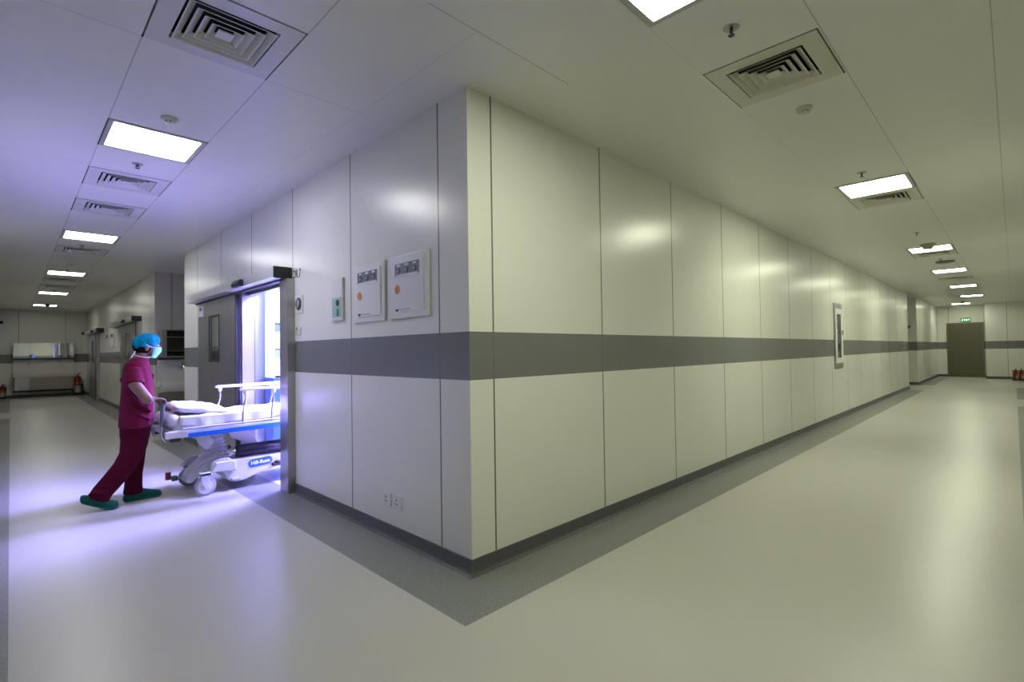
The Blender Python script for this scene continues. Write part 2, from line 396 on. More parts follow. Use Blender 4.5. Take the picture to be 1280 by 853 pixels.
# operating room shell
wall('wall_operating_room_north', [((.1, 5.5, 0), (5.0, 5.6, 2.9))], M_OR)
wall('wall_operating_room_south', [((.1, .9, 0), (5.0, 1.0, 2.9))], M_OR)
wall('wall_operating_room_east', [((5.0, .9, 0), (5.1, 5.6, 2.9))], M_ORY)
ceil2 = MB().box((.1, .9, 2.9), (5.1, 5.6, 2.98)).build('ceiling_operating_room', mat('operating_room_ceiling', (.75, .75, .78), .4)); struct(ceil2)

# skirting with a small cove, one run per wall
def skirt(name, p0, p1, n, m0=0, m1=0):     # m0, m1: mitre at an outer corner
    p0, p1, n = Vector((*p0, 0)), Vector((*p1, 0)), Vector((*n, 0))
    d = (p1-p0).normalized()
    prof = [(0, 0), (.034, 0), (.034, .0012), (.026, .0035), (.018, .008), (.013, .016), (.011, .03), (.010, .095), (0, .095)]
    b = MB(); A = [b.bm.verts.new(p0 - d*a*m0 + n*a + Vector((0, 0, z))) for a, z in prof]; B = [b.bm.verts.new(p1 + d*a*m1 + n*a + Vector((0, 0, z))) for a, z in prof]
    b.loft([A, B]); return struct(b.build(name, M_BASE))
skirt('baseboard_left', (0, 2.65), (0, 0), (-1, 0), 0, 1)
skirt('baseboard_left_door_side', (0, 7.09), (0, 5.95), (-1, 0))
skirt('baseboard_right', (0, 0), (17.95, 0), (0, -1), 1, 0)
skirt('baseboard_left_alcove', (0, 9.45), (1.7, 9.45), (0, -1), 1, 0)
skirt('baseboard_left_alcove_front', (0, 7.09), (1.7, 7.09), (0, 1))
skirt('baseboard_left_far', (0, 9.45), (0, 10.75), (-1, 0), 1, 0)
skirt('baseboard_left_far_middle', (0, 13.2), (0, 17.86), (-1, 0))
skirt('baseboard_left_far_end', (0, 20.05), (0, 21.7), (-1, 0))
skirt('baseboard_left_back', (-2.4, 21.7), (0, 21.7), (0, -1))
skirt('baseboard_left_outer', (-2.4, 2.2), (-2.4, 21.7), (1, 0))
skirt('baseboard_right_alcove', (20.0, 1.7), (20.0, 0), (-1, 0), 0, 1)
skirt('baseboard_right_far', (20.0, 0), (26.5, 0), (0, -1), 1, 0)
skirt('baseboard_right_back', (26.5, 0), (26.5, -.30), (-1, 0))
skirt('baseboard_right_back_end', (26.5, -1.49), (26.5, -1.55), (-1, 0))
skirt('baseboard_right_step', (25.3, -1.54), (25.3, -2.66), (-1, 0))
skirt('baseboard_right_step_side', (25.3, -1.55), (26.5, -1.55), (0, 1))
skirt('baseboard_right_outer', (3.6, -2.66), (25.3, -2.66), (0, 1))
skirt('baseboard_bay_left', (-3.4, -3.7), (-3.4, 2.2), (1, 0))
skirt('baseboard_bay_right', (-3.4, -3.7), (3.5, -3.7), (0, 1))

# ================================================================== DOORS
def sliding_door(name, hy0, hy1, jy, ly0, ly1, z=2.11, win=None, note=None):
    d = empty(name, (0, jy, 0)); struct(d)
    d['label'] = note; 
    # header: sloping-front operator box with black ends
    hd = MB().prism([(0, z+.10), (-.175, z+.10), (-.175, z+.005), (-.02, z-.005), (0, z-.005)], 'Y', hy0+.012, hy1).build('header', M_HEADER, d)
    MB().prism([(0, z+.108), (-.178, z+.108), (-.178, z-.004), (-.03, z-.010), (0, z-.010)], 'Y', hy0-.004, hy0+.012).build('end_cap', M_BLACK, hd)
    MB().box((-.085, hy0+.02, z-.022), (-.030, hy1-.05, z-.004)).build('track', M_BLACK, hd)
    sy = hy0+1.02
    MB().prism([(-.17, z+.075), (-.21, z+.075), (-.235, z+.03), (-.225, z+.005), (-.17, z+.005)], 'Y', sy-.12, sy+.12).build('motion_sensor', M_BLACK, d)
    # post on the closing side
    MB().box((-.075, jy, 0), (0.0, jy+.20, z-.01), .004).build('post', M_STEEL, d)
    # leaf with vision panel
    x0, x1 = -.072, -.030
    b = MB()
    w0, w1, wz0, wz1 = win
    b.box((x0, ly0, .012), (x1, w0, z-.024)); b.box((x0, w1, .012), (x1, ly1, z-.024))
    b.box((x0, w0, .012), (x1, w1, wz0)); b.box((x0, w0, wz1), (x1, w1, z-.024))
    lf = b.build('door_leaf', M_STEELD, d)
    g = .018
    fr = MB().box((x0-.005, w0-g, wz0-g), (x0, w1+g, wz0)).box((x0-.005, w0-g, wz1), (x0, w1+g, wz1+g))
    fr.box((x0-.005, w0-g, wz0), (x0, w0, wz1)).box((x0-.005, w1, wz0), (x0, w1+g, wz1)); fr.build('window_frame', M_BLACK, lf)
    MB().box((x0+.012, w0, wz0), (x0+.018, w1, wz1)).build('pane', M_GLASS, lf)
    MB().box((x0-.012, ly0-.004, .012), (x0+.03, ly0+.028, z-.03)).build('edge_seal', M_BLACK, lf)
    return d, lf
d1, leaf1 = sliding_door('door_1', 2.72, 6.10, 2.65, 4.20, 5.94, win=(4.93, 5.37, 1.285, 1.87), note='steel sliding door standing open at the operating room with blue light inside')
MB().box((-.076, 5.66, 1.90), (-.0725, 5.90, 2.05)).build('notice', M_WHITE, leaf1)
MB().box((-.078, 5.74, 1.985), (-.076, 5.85, 2.03)).build('notice_mark', M_LOGOB, leaf1)
MB().box((-.03, 4.14, 0), (.10, 4.205, 2.10)).build('far_jamb', M_STEELD, d1)
MB().box((.0, 2.80, 0), (.10, 2.853, 2.10)).build('near_jamb', M_STEELL, d1)
MB().box((.0, 2.85, 2.055), (.10, 4.15, 2.112)).build('lintel', M_STEELL, d1)
d2, leaf2 = sliding_door('door_2', 10.80, 14.30, 10.75, 10.98, 13.15, win=(11.9, 12.35, 1.285, 1.87), note='closed steel sliding door with a black-ended header behind the masked person')
d3, leaf3 = sliding_door('door_3', 16.90, 20.35, 17.86, 18.10, 20.0, win=(18.8, 19.2, 1.2, 1.87), note='furthest steel sliding door beside the red fire extinguisher')
# steel door at the end of the right corridor
d4 = empty('door_4', (26.5, -.92, 0)); struct(d4)
MB().box((26.44, -.365, 0), (26.5, -.31, 2.28)).box((26.44, -1.48, 0), (26.5, -1.425, 2.28)).box((26.44, -1.425, 2.225), (26.5, -.365, 2.28)).build('door_frame', mat('lift_frame', (.16, .155, .12), .35, .7), d4)
MB().box((26.465, -1.425, .01), (26.495, -.365, 2.225)).build('door_leaf', mat('lift_steel', (.13, .125, .09), .34, .7), d4)

# ================================================================== CEILING LIGHTS, VENTS, DETECTORS
def make_light(x, y, dm, label, group):
    o = empty('ceiling_light', (x, y, 3.0), label, 'ceiling light', group)
    b = MB(); w, i = .297, .265
    for lo, hi in (((-w, -w), (w, -i)), ((-w, i), (w, w)), ((-w, -i), (-i, i)), ((i, -i), (w, i))):
        b.box((x+lo[0], y+lo[1], 2.994), (x+hi[0], y+hi[1], 3.03))
    b.build('frame', M_FRAME, o)
    MB().box((x-.2655, y-.2655, 3.004), (x+.2655, y+.2655, 3.02)).build('diffuser', dm, o)
    return o
words_l = ['second nearest', 'third', 'fourth', 'fifth', 'furthest']
lab_l = ['bright square ceiling light nearest above the left corridor, beside a round smoke detector',
         'lit square ceiling light second from the camera along the left corridor',
         'lit square ceiling light third from the camera along the left corridor',
         'lit square ceiling light fourth from the camera along the left corridor',
         'lit square ceiling light furthest down the left corridor, above the mirror and sink']
lab_r = ['large bright ceiling light cut off by the top edge, above the white corner',
         'lit square ceiling light against an air vent, second along the right corridor',
         'lit ceiling light partly hidden by a cream cone, third along the right corridor',
         'lit ceiling light fourth from the camera along the right corridor',
         'lit ceiling light fifth from the camera along the right corridor',
         'lit ceiling light sixth along the right corridor, crossed by a thin stem',
         'short furthest ceiling light over the steel door, with a dark dome before it']
def relamp(o, m):
    for ch in kids(o):
        if ch.name.startswith('diffuser'): ch.data = ch.data.copy(); ch.data.materials[0] = m
pl = make_light(LGT[0][0], LGT[0][1], M_DIFL, lab_l[0], 'ceiling lights of the left corridor')
for k in range(1, 5):
    c = copy_tree(pl, (LGT[k][0], LGT[k][1], 3.0)); c['label'] = lab_l[k]
    if k >= 2: relamp(c, M_DIFLF)
pr = make_light(LGT[5][0], LGT[5][1], M_DIFR, lab_r[0], 'ceiling lights of the right corridor')
for k in range(6, 12):
    c = copy_tree(pr, (LGT[k][0], LGT[k][1], 3.0)); c['label'] = lab_r[k-5]
    if k >= 9: relamp(c, M_DIFRF)
# operating room panels; the last is unseen, added to strengthen the floor spill
for k, (x, y) in enumerate([(1.35, 3.7), (2.8, 3.9), (2.8, 2.3), (1.45, 2.35)]):
    o = empty('ceiling_light', (x, y, 2.9), ['blue-white ceiling panel just inside the operating room doorway', 'blue-white ceiling panel over the middle of the operating room', 'blue-white ceiling panel at the near side of the operating room, farther from the doorway', 'added unseen blue-white ceiling panel at the near side of the operating room, closer to the doorway'][k], 'ceiling light', 'lights inside the operating room')
    MB().box((x-.62, y-.32, 2.885), (x+.62, y+.32, 2.9)).build('frame', M_FRAME, o)
    MB().box((x-.58, y-.28, 2.875), (x+.58, y+.28, 2.884)).build('diffuser', M_DIFO, o)

def make_vent(x, y, label, group, mp, nb):
    o = empty('ceiling_vent', (x, y, 3.0), label, 'air vent', group)
    w, i = .296, .205
    b = MB()
    for lo, hi in (((-w, -w), (w, -i)), ((-w, i), (w, w)), ((-w, -i), (-i, i)), ((i, -i), (w, i))):
        b.box((x+lo[0], y+lo[1], 2.996), (x+hi[0], y+hi[1], 3.03))
    b.build('plate', mp, o)
    b = MB().box((x-.30, y-.30, 3.12), (x+.30, y+.30, 3.13))
    for s in (-1, 1):
        b.box((x+s*.215-.005, y-.22, 3.01), (x+s*.215+.005, y+.22, 3.12)); b.box((x-.22, y+s*.215-.005, 3.01), (x+.22, y+s*.215+.005, 3.12))
    b.build('duct', M_DARK, o)
    def sq(r, z): return [(x-r, y-r, z), (x+r, y-r, z), (x+r, y+r, z), (x-r, y+r, z)]
    steps = [.195, .155, .115, .075][:nb]
    for r_ in steps:
        b = MB(); th = .0025
        # sloping square louvre ring, wide mouth down
        rings = [sq(r_, 2.992), sq(r_-.034, 3.015), sq(r_-.034-th, 3.015+th), sq(r_-.004-th, 2.9925)]
        R = [[b.bm.verts.new(p) for p in q] for q in rings]
        for a in range(4):
            A, B = R[a], R[(a+1) % 4]
            for k in range(4): b.bm.faces.new((A[k], A[(k+1) % 4], B[(k+1) % 4], B[k]))
        b.build('louvre', mp, o)
    MB().box((x-.036, y-.036, 2.993), (x+.036, y+.036, 2.999)).build('centre_plate', mp, o)
    return o
lab_v = ['large square air vent nearest in the left corridor ceiling',
         'square air vent just beyond the nearest light of the left corridor',
         'square air vent second beyond the nearest light of the left corridor',
         'square air vent right behind the second light of the left corridor',
         'square air vent right behind the third light of the left corridor',
         'square air vent midway between third and fourth lights of the left corridor']
lab_vr = ['large cream air vent nearest in the right corridor ceiling', 'cream air vent touching the second light of the right corridor',
          'cream air vent touching the third light of the right corridor', 'thin far air vent between two distant lights of the right corridor']
v0 = make_vent(VNT[0][0], VNT[0][1], lab_v[0], 'air vents of the left corridor', M_VENTW, 4)
for k in range(1, 6):
    c = copy_tree(v0, (VNT[k][0], VNT[k][1], 3.0)); c['label'] = lab_v[k]
v1 = make_vent(VNT[6][0], VNT[6][1], lab_vr[0], 'air vents of the right corridor', M_CREAM, 4)
for k in range(7, 10):
    c = copy_tree(v1, (VNT[k][0], VNT[k][1], 3.0)); c['label'] = lab_vr[k-6]

def make_sprinkler(x, y, label):
    o = empty('sprinkler_head', (x, y, 3.0), label, 'sprinkler', 'ceiling sprinklers')
    MB().lathe([(.001, 0), (.040, 0), (.038, -.003), (.024, -.005), (.001, -.005)], (x, y, 3.0)).build('collar', M_STEEL, o, True)
    b = MB().frustum((x, y, 2.995), (x, y, 2.975), .008, seg=10)
    b.tube([(x-.004, y, 2.99), (x-.014, y, 2.98), (x-.010, y, 2.966), (x, y, 2.961)], .0028, 6).tube([(x+.004, y, 2.99), (x+.014, y, 2.98), (x+.010, y, 2.966), (x, y, 2.961)], .0028, 6)
    b.frustum((x, y, 2.962), (x, y, 2.959), .016, seg=14); b.build('nozzle', M_METER, o)
    return o
sp = make_sprinkler(.628, -1.364, 'chrome sprinkler between the nearest light and cream vent of the right corridor')
for x, y, l in [(3.716, -1.369, 'small sprinkler just before the second light of the right corridor'),
                (7.362, -1.387, 'small sprinkler before the third light of the right corridor'),
                (10.55, -1.40, 'tiny sprinkler just beyond the third light of the right corridor'),
                (-1.221, 2.902, 'small sprinkler just beyond the nearest light of the left corridor'),
                (-1.242, 7.30, 'tiny sprinkler just beyond the second light of the left corridor'),
                (-1.23, 10.2, 'tiny sprinkler just before the third light of the left corridor'),
                (-1.23, 14.2, 'tiny sprinkler before the fourth light of the left corridor')]:
    c = copy_tree(sp, (x, y, 3.0)); c['label'] = l
def make_smoke(x, y, label):
    o = empty('smoke_detector', (x, y, 3.0), label, 'smoke detector', 'ceiling smoke detectors')
    MB().lathe([(.001, 0), (.052, 0), (.053, -.010), (.046, -.020), (.001, -.020)], (x, y, 3.0)).build('base', M_VENTW, o, True)
    MB().lathe([(.001, -.020), (.040, -.020), (.030, -.036), (.012, -.044), (.001, -.045)], (x, y, 3.0)).build('sensor_dome', M_VENTW, o, True)
    b = MB()
    for k in range(8):
        a = 2*PI*k/8; b.box((-.006, -.002, -.003), (.006, .002, .003)); 
        for v in b.bm.verts[-8:]:
            p = v.co.copy(); v.co = Vector((x + math.cos(a)*.034 - math.sin(a)*p.x, y + math.sin(a)*.034 + math.cos(a)*p.x, 2.969 + p.z))
    b.build('slots', M_BLACK, o)
    return o
sm = make_smoke(1.87, -1.37, 'round cream smoke detector beyond the nearest vent of the right corridor')
for x, y, l in [(-1.211, 1.74, 'round smoke detector just before the nearest light of the left corridor'),
                (-1.248, 9.246, 'round smoke detector between second and third lights of the left corridor')]:
    c = copy_tree(sm, (x, y, 3.0)); c['label'] = l
# cream cone in front of the third right light; dark round fitting; far dome cameras
x, y = 8.55, -1.40
MB().lathe([(.001, 0), (.105, 0), (.105, -.012), (.055, -.085), (.001, -.09)], (x, y, 3.0)).build('ceiling_speaker', mat('cone_cream', (.42, .40, .26), .5), None, True)
tag(bpy.data.objects['ceiling_speaker'], 'cream cone-shaped ceiling fitting hanging in front of a light', 'ceiling fitting')
MB().lathe([(.001, 0), (.15, 0), (.15, -.015), (.11, -.03), (.001, -.03)], (11.02, -1.43, 3.0)).build('round_ceiling_fitting', mat('fitting_dark', (.16, .16, .13), .4), None, True)
tag(bpy.data.objects['round_ceiling_fitting'], 'flat dark round ceiling fitting between third and fourth right corridor lights', 'ceiling fitting')
def dome_camera(x, y, label):
    o = empty('dome_camera', (x, y, 3.0), label, 'camera', 'dark dome cameras')
    MB().lathe([(.001, 0), (.075, 0), (.073, -.03), (.001, -.03)], (x, y, 3.0)).build('base', M_WHITE, o, True)
    MB().ball((x, y, 2.965), .06, .06, .06).build('dome', M_DOME, o, True)
    return o
dome_camera(23.3, -1.02, 'small dark dome camera hanging before the furthest right corridor light')
dome_camera(-1.19, 18.35, 'small dark dome camera on the ceiling before the far mirror')

# ================================================================== WALL FITTINGS, LEFT FACE OF THE CORNER BLOCK
def gas_panel(y0, y1, z0, z1, label):
    yc = (y0+y1)/2; w = y1-y0; h = z1-z0
    o = empty('medical_gas_panel', (0, yc, z0), label, 'wall panel', 'gas control panels')
    b = MB().box((-.020, y0, z0), (0, y1, z1), .008, 3); b.build('surround', M_WHITE, o)
    i = .045
    MB().box((-.026, y0+i, z0+i), (-.020, y1-i, z1-i), .002).build('cover', M_WHITE, o)
    # display window: left in view is larger y
    wy0, wy1 = y0+w*.20, y0+w*.83; wz0, wz1 = z0+h*.665, z0+h*.86
    MB().box((-.0285, wy0, wz0), (-.026, wy1, wz1)).build('display', M_WIND, o)
    for k in range(3):
        cy = wy1 - (k+.5)*(wy1-wy0)/3
        MB().box((-.030, cy-.022, wz1-.020), (-.0285, cy+.022, wz1-.006)).build('tag_strip', M_WHITE, o)
        g = MB().lathe([(.001, 0), (.017, 0), (.017, -.003), (.001, -.003)], (-.0285, cy-.006, wz0+.038), 'X').build('gauge', M_METER, o, True)
        MB().box((-.0335, cy-.002, wz0+.030), (-.0315, cy+.006, wz0+.044)).build('needle', M_WHITE, g)
    MB().box((-.030, wy0+.01, wz0-.002), (-.0285, wy1-.012, wz0+.010)).build('lower_strip', M_WHITE, o)
    sy, sz = y0+w*.77, z0+h*.46
    st = MB().lathe([(.001, 0), (.033, 0), (.033, -.002), (.001, -.002)], (-.026, sy, sz), 'X').build('sticker', M_ORANGE, o, True)
    MB().box((-.0295, sy+.004, sz-.018), (-.028, sy+.010, sz+.016)).build('sticker_mark', mat('sticker_shade', (.42, .15, .06), .5) if 'sticker_shade' not in bpy.data.materials else bpy.data.materials['sticker_shade'], st)
    MB().prism([(y0+w*.83, z0+h*.15), (y0+w*.73, z0+h*.15), (y0+w*.75, z0+h*.115), (y0+w*.81, z0+h*.115)], 'X', -.0275, -.026).build('logo', M_TEXT, o)
    text('small_print', 'Medical Gas Alarm', .020, M_TEXT, o, (-.0262, y0+w*.71, z0+h*.137), (0, -1, 0), (0, 0, 1), .0004, 'LEFT') if False else \
        MB().box((-.0268, y0+w*.42, z0+h*.134), (-.026, y0+w*.71, z0+h*.142)).build('print_line', M_METER, o)
    return o
gas_panel(.946, 1.416, 1.597, 2.055, 'left one of two white gas control panels on the wall')
gas_panel(.395, .868, 1.598, 2.051, 'right one of two white gas control panels, nearer the corner')
o = empty('card_dispenser', (0, 1.71, 1.635), 'tall narrow white wall unit with a pale green lower window', 'wall unit')
MB().box((-.022, 1.610, 1.637), (0, 1.818, 1.995), .005).build('body', M_WHITE, o)
MB().box((-.025, 1.630, 1.665), (-.022, 1.790, 1.83)).build('window', M_MINT, o)
MB().lathe([(.001, 0), (.028, 0), (.028, -.004), (.001, -.004)], (-.0245, 1.690, 1.785), 'X').build('dial', M_BLACK, o, True)
MB().box((-.029, 1.672, 1.672), (-.025, 1.702, 1.735)).build('indicator', mat('ind_green', (.02, .18, .12), .4), o)
o = empty('door_switch', (0, 2.535, 1.75), 'square white plate with a round grey push button beside the steel post', 'switch')
MB().box((-.010, 2.452, 1.755), (0, 2.618, 1.925), .003).build('plate', M_WHITE, o)
MB().lathe([(.001, 0), (.060, 0), (.060, -.006), (.045, -.010), (.001, -.010)], (-.010, 2.535, 1.842), 'X').build('rim', M_METER, o, True)
MB().lathe([(.001, 0), (.046, 0), (.044, -.006), (.001, -.008)], (-.0205, 2.535, 1.842), 'X').build('button', M_STEELL, o, True)
o = empty('rocker_switch', (0, 2.55, 1.535), 'small white switch plate marked H and L below the round button', 'switch')
MB().box((-.012, 2.500, 1.538), (0, 2.600, 1.618), .003).build('plate', M_WHITE, o)
MB().box((-.018, 2.503, 1.55), (-.012, 2.545, 1.60), .002).build('rocker', M_WHITE, o)
text('letter_mark', 'H', .050, M_TEXT, o, (-.0125, 2.577, 1.600), (0, -1, 0), (0, 0, 1), .001, bold=.001)
text('letter_mark', 'L', .050, M_TEXT, o, (-.0125, 2.577, 1.560), (0, -1, 0), (0, 0, 1), .001, bold=.001)
o = empty('room_sign', (0, 2.60, 2.14), 'dark letters OR.7 on the wall above the round switch', 'sign')
text('lettering', 'OR.7', .115, M_TEXT, o, (-.001, 2.605, 2.14), (0, -1, 0), (0, 0, 1), .001, sx=.80)
def socket(y0, y1, label):
    yc = (y0+y1)/2; z0, z1 = .232, .322
    o = empty('wall_socket', (0, yc, z0), label, 'socket', 'three-pin wall sockets')
    MB().box((-.010, y0, z0), (0, y1, z1), .003).build('plate', M_WHITE, o)
    MB().box((-.0125, y0+.014, z0+.030), (-.010, y0+.026, z0+.048), .001).build('rocker', M_WHITE, o)
    b = MB().box((-.0112, yc+.002, z0+.050), (-.0098, yc+.011, z0+.069))
    b.box((-.0112, yc+.014, z0+.024), (-.0098, yc+.024, z0+.033)).box((-.0112, yc-.011, z0+.024), (-.0098, yc-.001, z0+.033))
    b.build('pin_holes', M_BLACK, o)
socket(.905, 1.020, 'left white socket of the pair low on the wall')
socket(.765, .878, 'right white socket of the pair, nearer the corner')

# ================================================================== RIGHT WALL FITTINGS
o = empty('wall_cabinet', (9.08, 0, .94), 'tall narrow glass-fronted wall cabinet across the grey band', 'cabinet')
x0, x1, z0, z1 = 8.76, 9.40, .945, 2.165
b = MB().box((x0, -.016, z0), (x0+.05, 0, z1)).box((x1-.05, -.016, z0), (x1, 0, z1)).box((x0+.05, -.016, z0), (x1-.05, 0, z0+.10)).box((x0+.05, -.016, z1-.10), (x1-.05, 0, z1)); b.build('surround', M_STEELD, o)
a0, a1, b0, b1 = x0+.05, x1-.05, z0+.10, z1-.10
g0, g1, h0, h1 = a0+.11, a1-.13, b0+.10, b1-.10
dr = MB().box((a0, -.026, b0), (g0, -.004, b1)).box((g1, -.026, b0), (a1, -.004, b1)).box((g0, -.026, b0), (g1, -.004, h0)).box((g0, -.026, h1), (g1, -.004, b1)).build('door', M_WHITE, o)
MB().box((g0, -.016, h0), (g1, -.010, h1)).build('pane', M_DGLASS, dr)
MB().box((g0+.02, -.0185, h1-.30), (g1, -.0165, h1-.02)).build('shelf_edge', M_METER, dr)
MB().box((a1-.08, -.045, 1.58), (a1-.05, -.026, 1.66), .003).build('latch', M_STEELD, dr)
o = empty('meter_box', (20.0, .19, 1.67), 'white box on the side wall at the far alcove, right corridor', 'wall box')
MB().box((19.95, .10, 1.68), (20.0, .36, 2.10), .004).build('body', M_WHITE, o)
MB().box((19.945, .17, 1.95), (19.95, .23, 2.05)).build('window', M_METER, o)
o = empty('exit_sign', (26.5, -.93, 2.30), 'green EXIT sign above the far steel door', 'sign')
MB().box((26.46, -1.085, 2.305), (26.5, -.775, 2.485), .005).build('body', M_GREEN, o)
text('lettering', 'EXIT', .115, M_EXITW, o, (26.459, -.975, 2.395), (0, -1, 0), (0, 0, 1), .001, sx=.8, bold=.003)
b = MB()   # running figure pictogram
b.ball((26.458, -.835, 2.445), .002, .013, .013).limb([(26.458, -.84, 2.43), (26.458, -.825, 2.39)], [.002, .002], 6)
for pts in ([(-.838, 2.430), (-.826, 2.390)], [(-.826, 2.39), (-.845, 2.37), (-.838, 2.335)], [(-.826, 2.39), (-.805, 2.365), (-.79, 2.36)], [(-.838, 2.425), (-.86, 2.41)], [(-.838, 2.425), (-.815, 2.415)]):
    b.tube([(26.457, p[0], p[1]) for p in pts], .008, 6)
b.build('running_figure', M_EXITW, o)

# distant switch boxes on the far left block and back wall fittings
for k, (y0, y1) in enumerate([(15.75, 16.3), (14.75, 15.35)]):
    o = empty('medical_gas_panel', (0, (y0+y1)/2, 1.6), ['further one of two distant white panels between the sliding doors', 'nearer one of two distant white panels between the sliding doors'][k], 'wall panel', 'distant gas control panels')
    MB().box((-.02, y0, 1.60), (0, y1, 2.06), .008).build('surround', M_WHITE, o)
    MB().box((-.026, y0+.14, 1.88), (-.02, y1-.08, 1.98)).build('display', M_METER, o)
for (x, z, l) in [(-2.20, 2.56, 'small black round fitting high on the far left back wall'), (-.10, 2.22, 'small black sensor on the back wall beside the furthest sliding door')]:
    o = empty('wall_sensor', (x, 21.7, z), l, 'sensor', 'black wall sensors')
    MB().box((x-.045, 21.67, z-.045), (x+.045, 21.7, z+.045), .004).build('plate', M_BLACK, o)
    MB().ball((x, 21.65, z), .05).build('dome', M_DOME, o, True)

# ================================================================== SCRUB SINKS
def tap(x, y, z, parent):
    b = MB().frustum((x, y, z), (x, y-.05, z), .035, .03, 14)
    b.tube([(x, y-.03, z), (x, y-.09, z+.07), (x, y-.20, z+.06), (x, y-.22, z-.02)], .014, 8, 2, (1, 0, 0))
    b.box((x-.02, y-.07, z+.03), (x+.02, y-.03, z+.10), .004)
    return b.build('tap', M_STEELL, parent, True)
def trough(name, x0, x1, y, yf, zt, zb, parent):
    """bowl that bulges forward and narrows to its base, with a rim"""
    b = MB(); n = 16
    prof = [(0.0, zb+.05), (.10, zb), (.78, zb+.0), (.96, zb+.09), (1.0, zt-.02), (1.0, zt), (.95, zt), (.90, zt-.05), (.55, zb+.07), (.12, zb+.09), (0.0, zt-.02)]
    R = []
    for k in range(n+1):
        t = k/n; x = x0+(x1-x0)*t
        wv = .86+.14*math.sin(PI*t)**.5
        R.append([b.bm.verts.new((x, y-(y-yf)*a*wv, z)) for a, z in prof])
    b.loft(R); return b.build(name, M_CERAM, parent, True)
# far unit on the back wall of the left corridor
o = empty('scrub_sink', (-1.14, 21.7, .25), 'long white two-tap scrub sink with steel base on the far back wall', 'sink')
X0, X1, Y, YF = -1.92, -.36, 21.69, 21.22
MB().box((X0, 21.60, .70), (X1, Y, 1.30), .004).build('splashback', M_CERAM, o)
trough('basin', X0, X1, 21.60, YF, .90, .68, o)
tap(-1.53, 21.60, 1.17, o); tap(-.75, 21.60, 1.17, o)
bs = MB().box((X0+.03, 21.30, .25), (X1-.02, 21.65, .69), .006).build('base_cabinet', M_BASESTEEL, o)
for k in range(4):
    a = X0+.05+k*.37
    MB().box((a, 21.288, .27), (a+.355, 21.30, .67), .003).build('door', M_STEEL if k == 0 else M_BASESTEEL, bs)
MB().box((X0+.01, 21.45, .19), (X1-.01, 21.6, .25)).build('base_shadow', M_BLACK, bs)  # black strip standing in for the shadow beneath the sink base
o = empty('mirror_cabinet', (-1.14, 21.7, 1.28), 'wide mirror above the far scrub sink', 'mirror')
MB().box((X0, 21.42, 1.345), (X1, 21.69, 1.865), .003).build('body', M_STEEL, o)
MB().box((X0+.008, 21.414, 1.36), (X1-.008, 21.42, 1.86)).build('mirror_glass', M_MIRROR, o)
MB().box((X0, 21.46, 1.285), (X1, 21.69, 1.345)).build('light_ledge', M_METER, o)
# near unit in the alcove
o = empty('scrub_sink', (.75, 9.45, .25), 'white scrub sink with steel base in the alcove behind the masked person', 'sink')
X0, X1 = .0, 1.55
MB().box((X0+.03, 9.33, .62), (X1, 9.44, 1.28), .004).build('splashback', M_CERAM, o)
trough('basin', X0, X1, 9.34, 8.78, .89, .67, o)
tap(.42, 9.34, 1.13, o); tap(1.15, 9.34, 1.13, o)
bs = MB().box((X0+.05, 8.92, .24), (X1-.03, 9.38, .68), .006).build('base_cabinet', M_BASESTEEL, o)
for k in range(4):
    a = X0+.07+k*.36
    MB().box((a, 8.906, .27), (a+.345, 8.92, .66), .003).build('door', M_BASESTEEL, bs)
o = empty('mirror_cabinet', (.75, 9.45, 1.3), 'open-fronted steel cabinet with two shelves above the alcove sink', 'cabinet')
a0, a1 = .045, 1.5
MB().box((a0, 9.00, 1.325), (a0+.07, 9.44, 1.865)).box((a1-.07, 9.0, 1.325), (a1, 9.44, 1.865)).box((a0+.07, 9.0, 1.325), (a1-.07, 9.44, 1.35)).box((a0+.07, 9.0, 1.845), (a1-.07, 9.44, 1.865)).build('body', M_STEEL, o)
MB().box((a0+.07, 9.40, 1.35), (a1-.07, 9.44, 1.845)).build('back_panel', mat('cab_back', (.09, .085, .07), .3, .5), o)
MB().box((a0+.07, 9.03, 1.715), (a1-.07, 9.40, 1.725)).build('shelf', M_STEELD, o)
MB().box((a0+.07, 9.03, 1.445), (a1-.07, 9.40, 1.455)).build('shelf', M_STEELD, o)

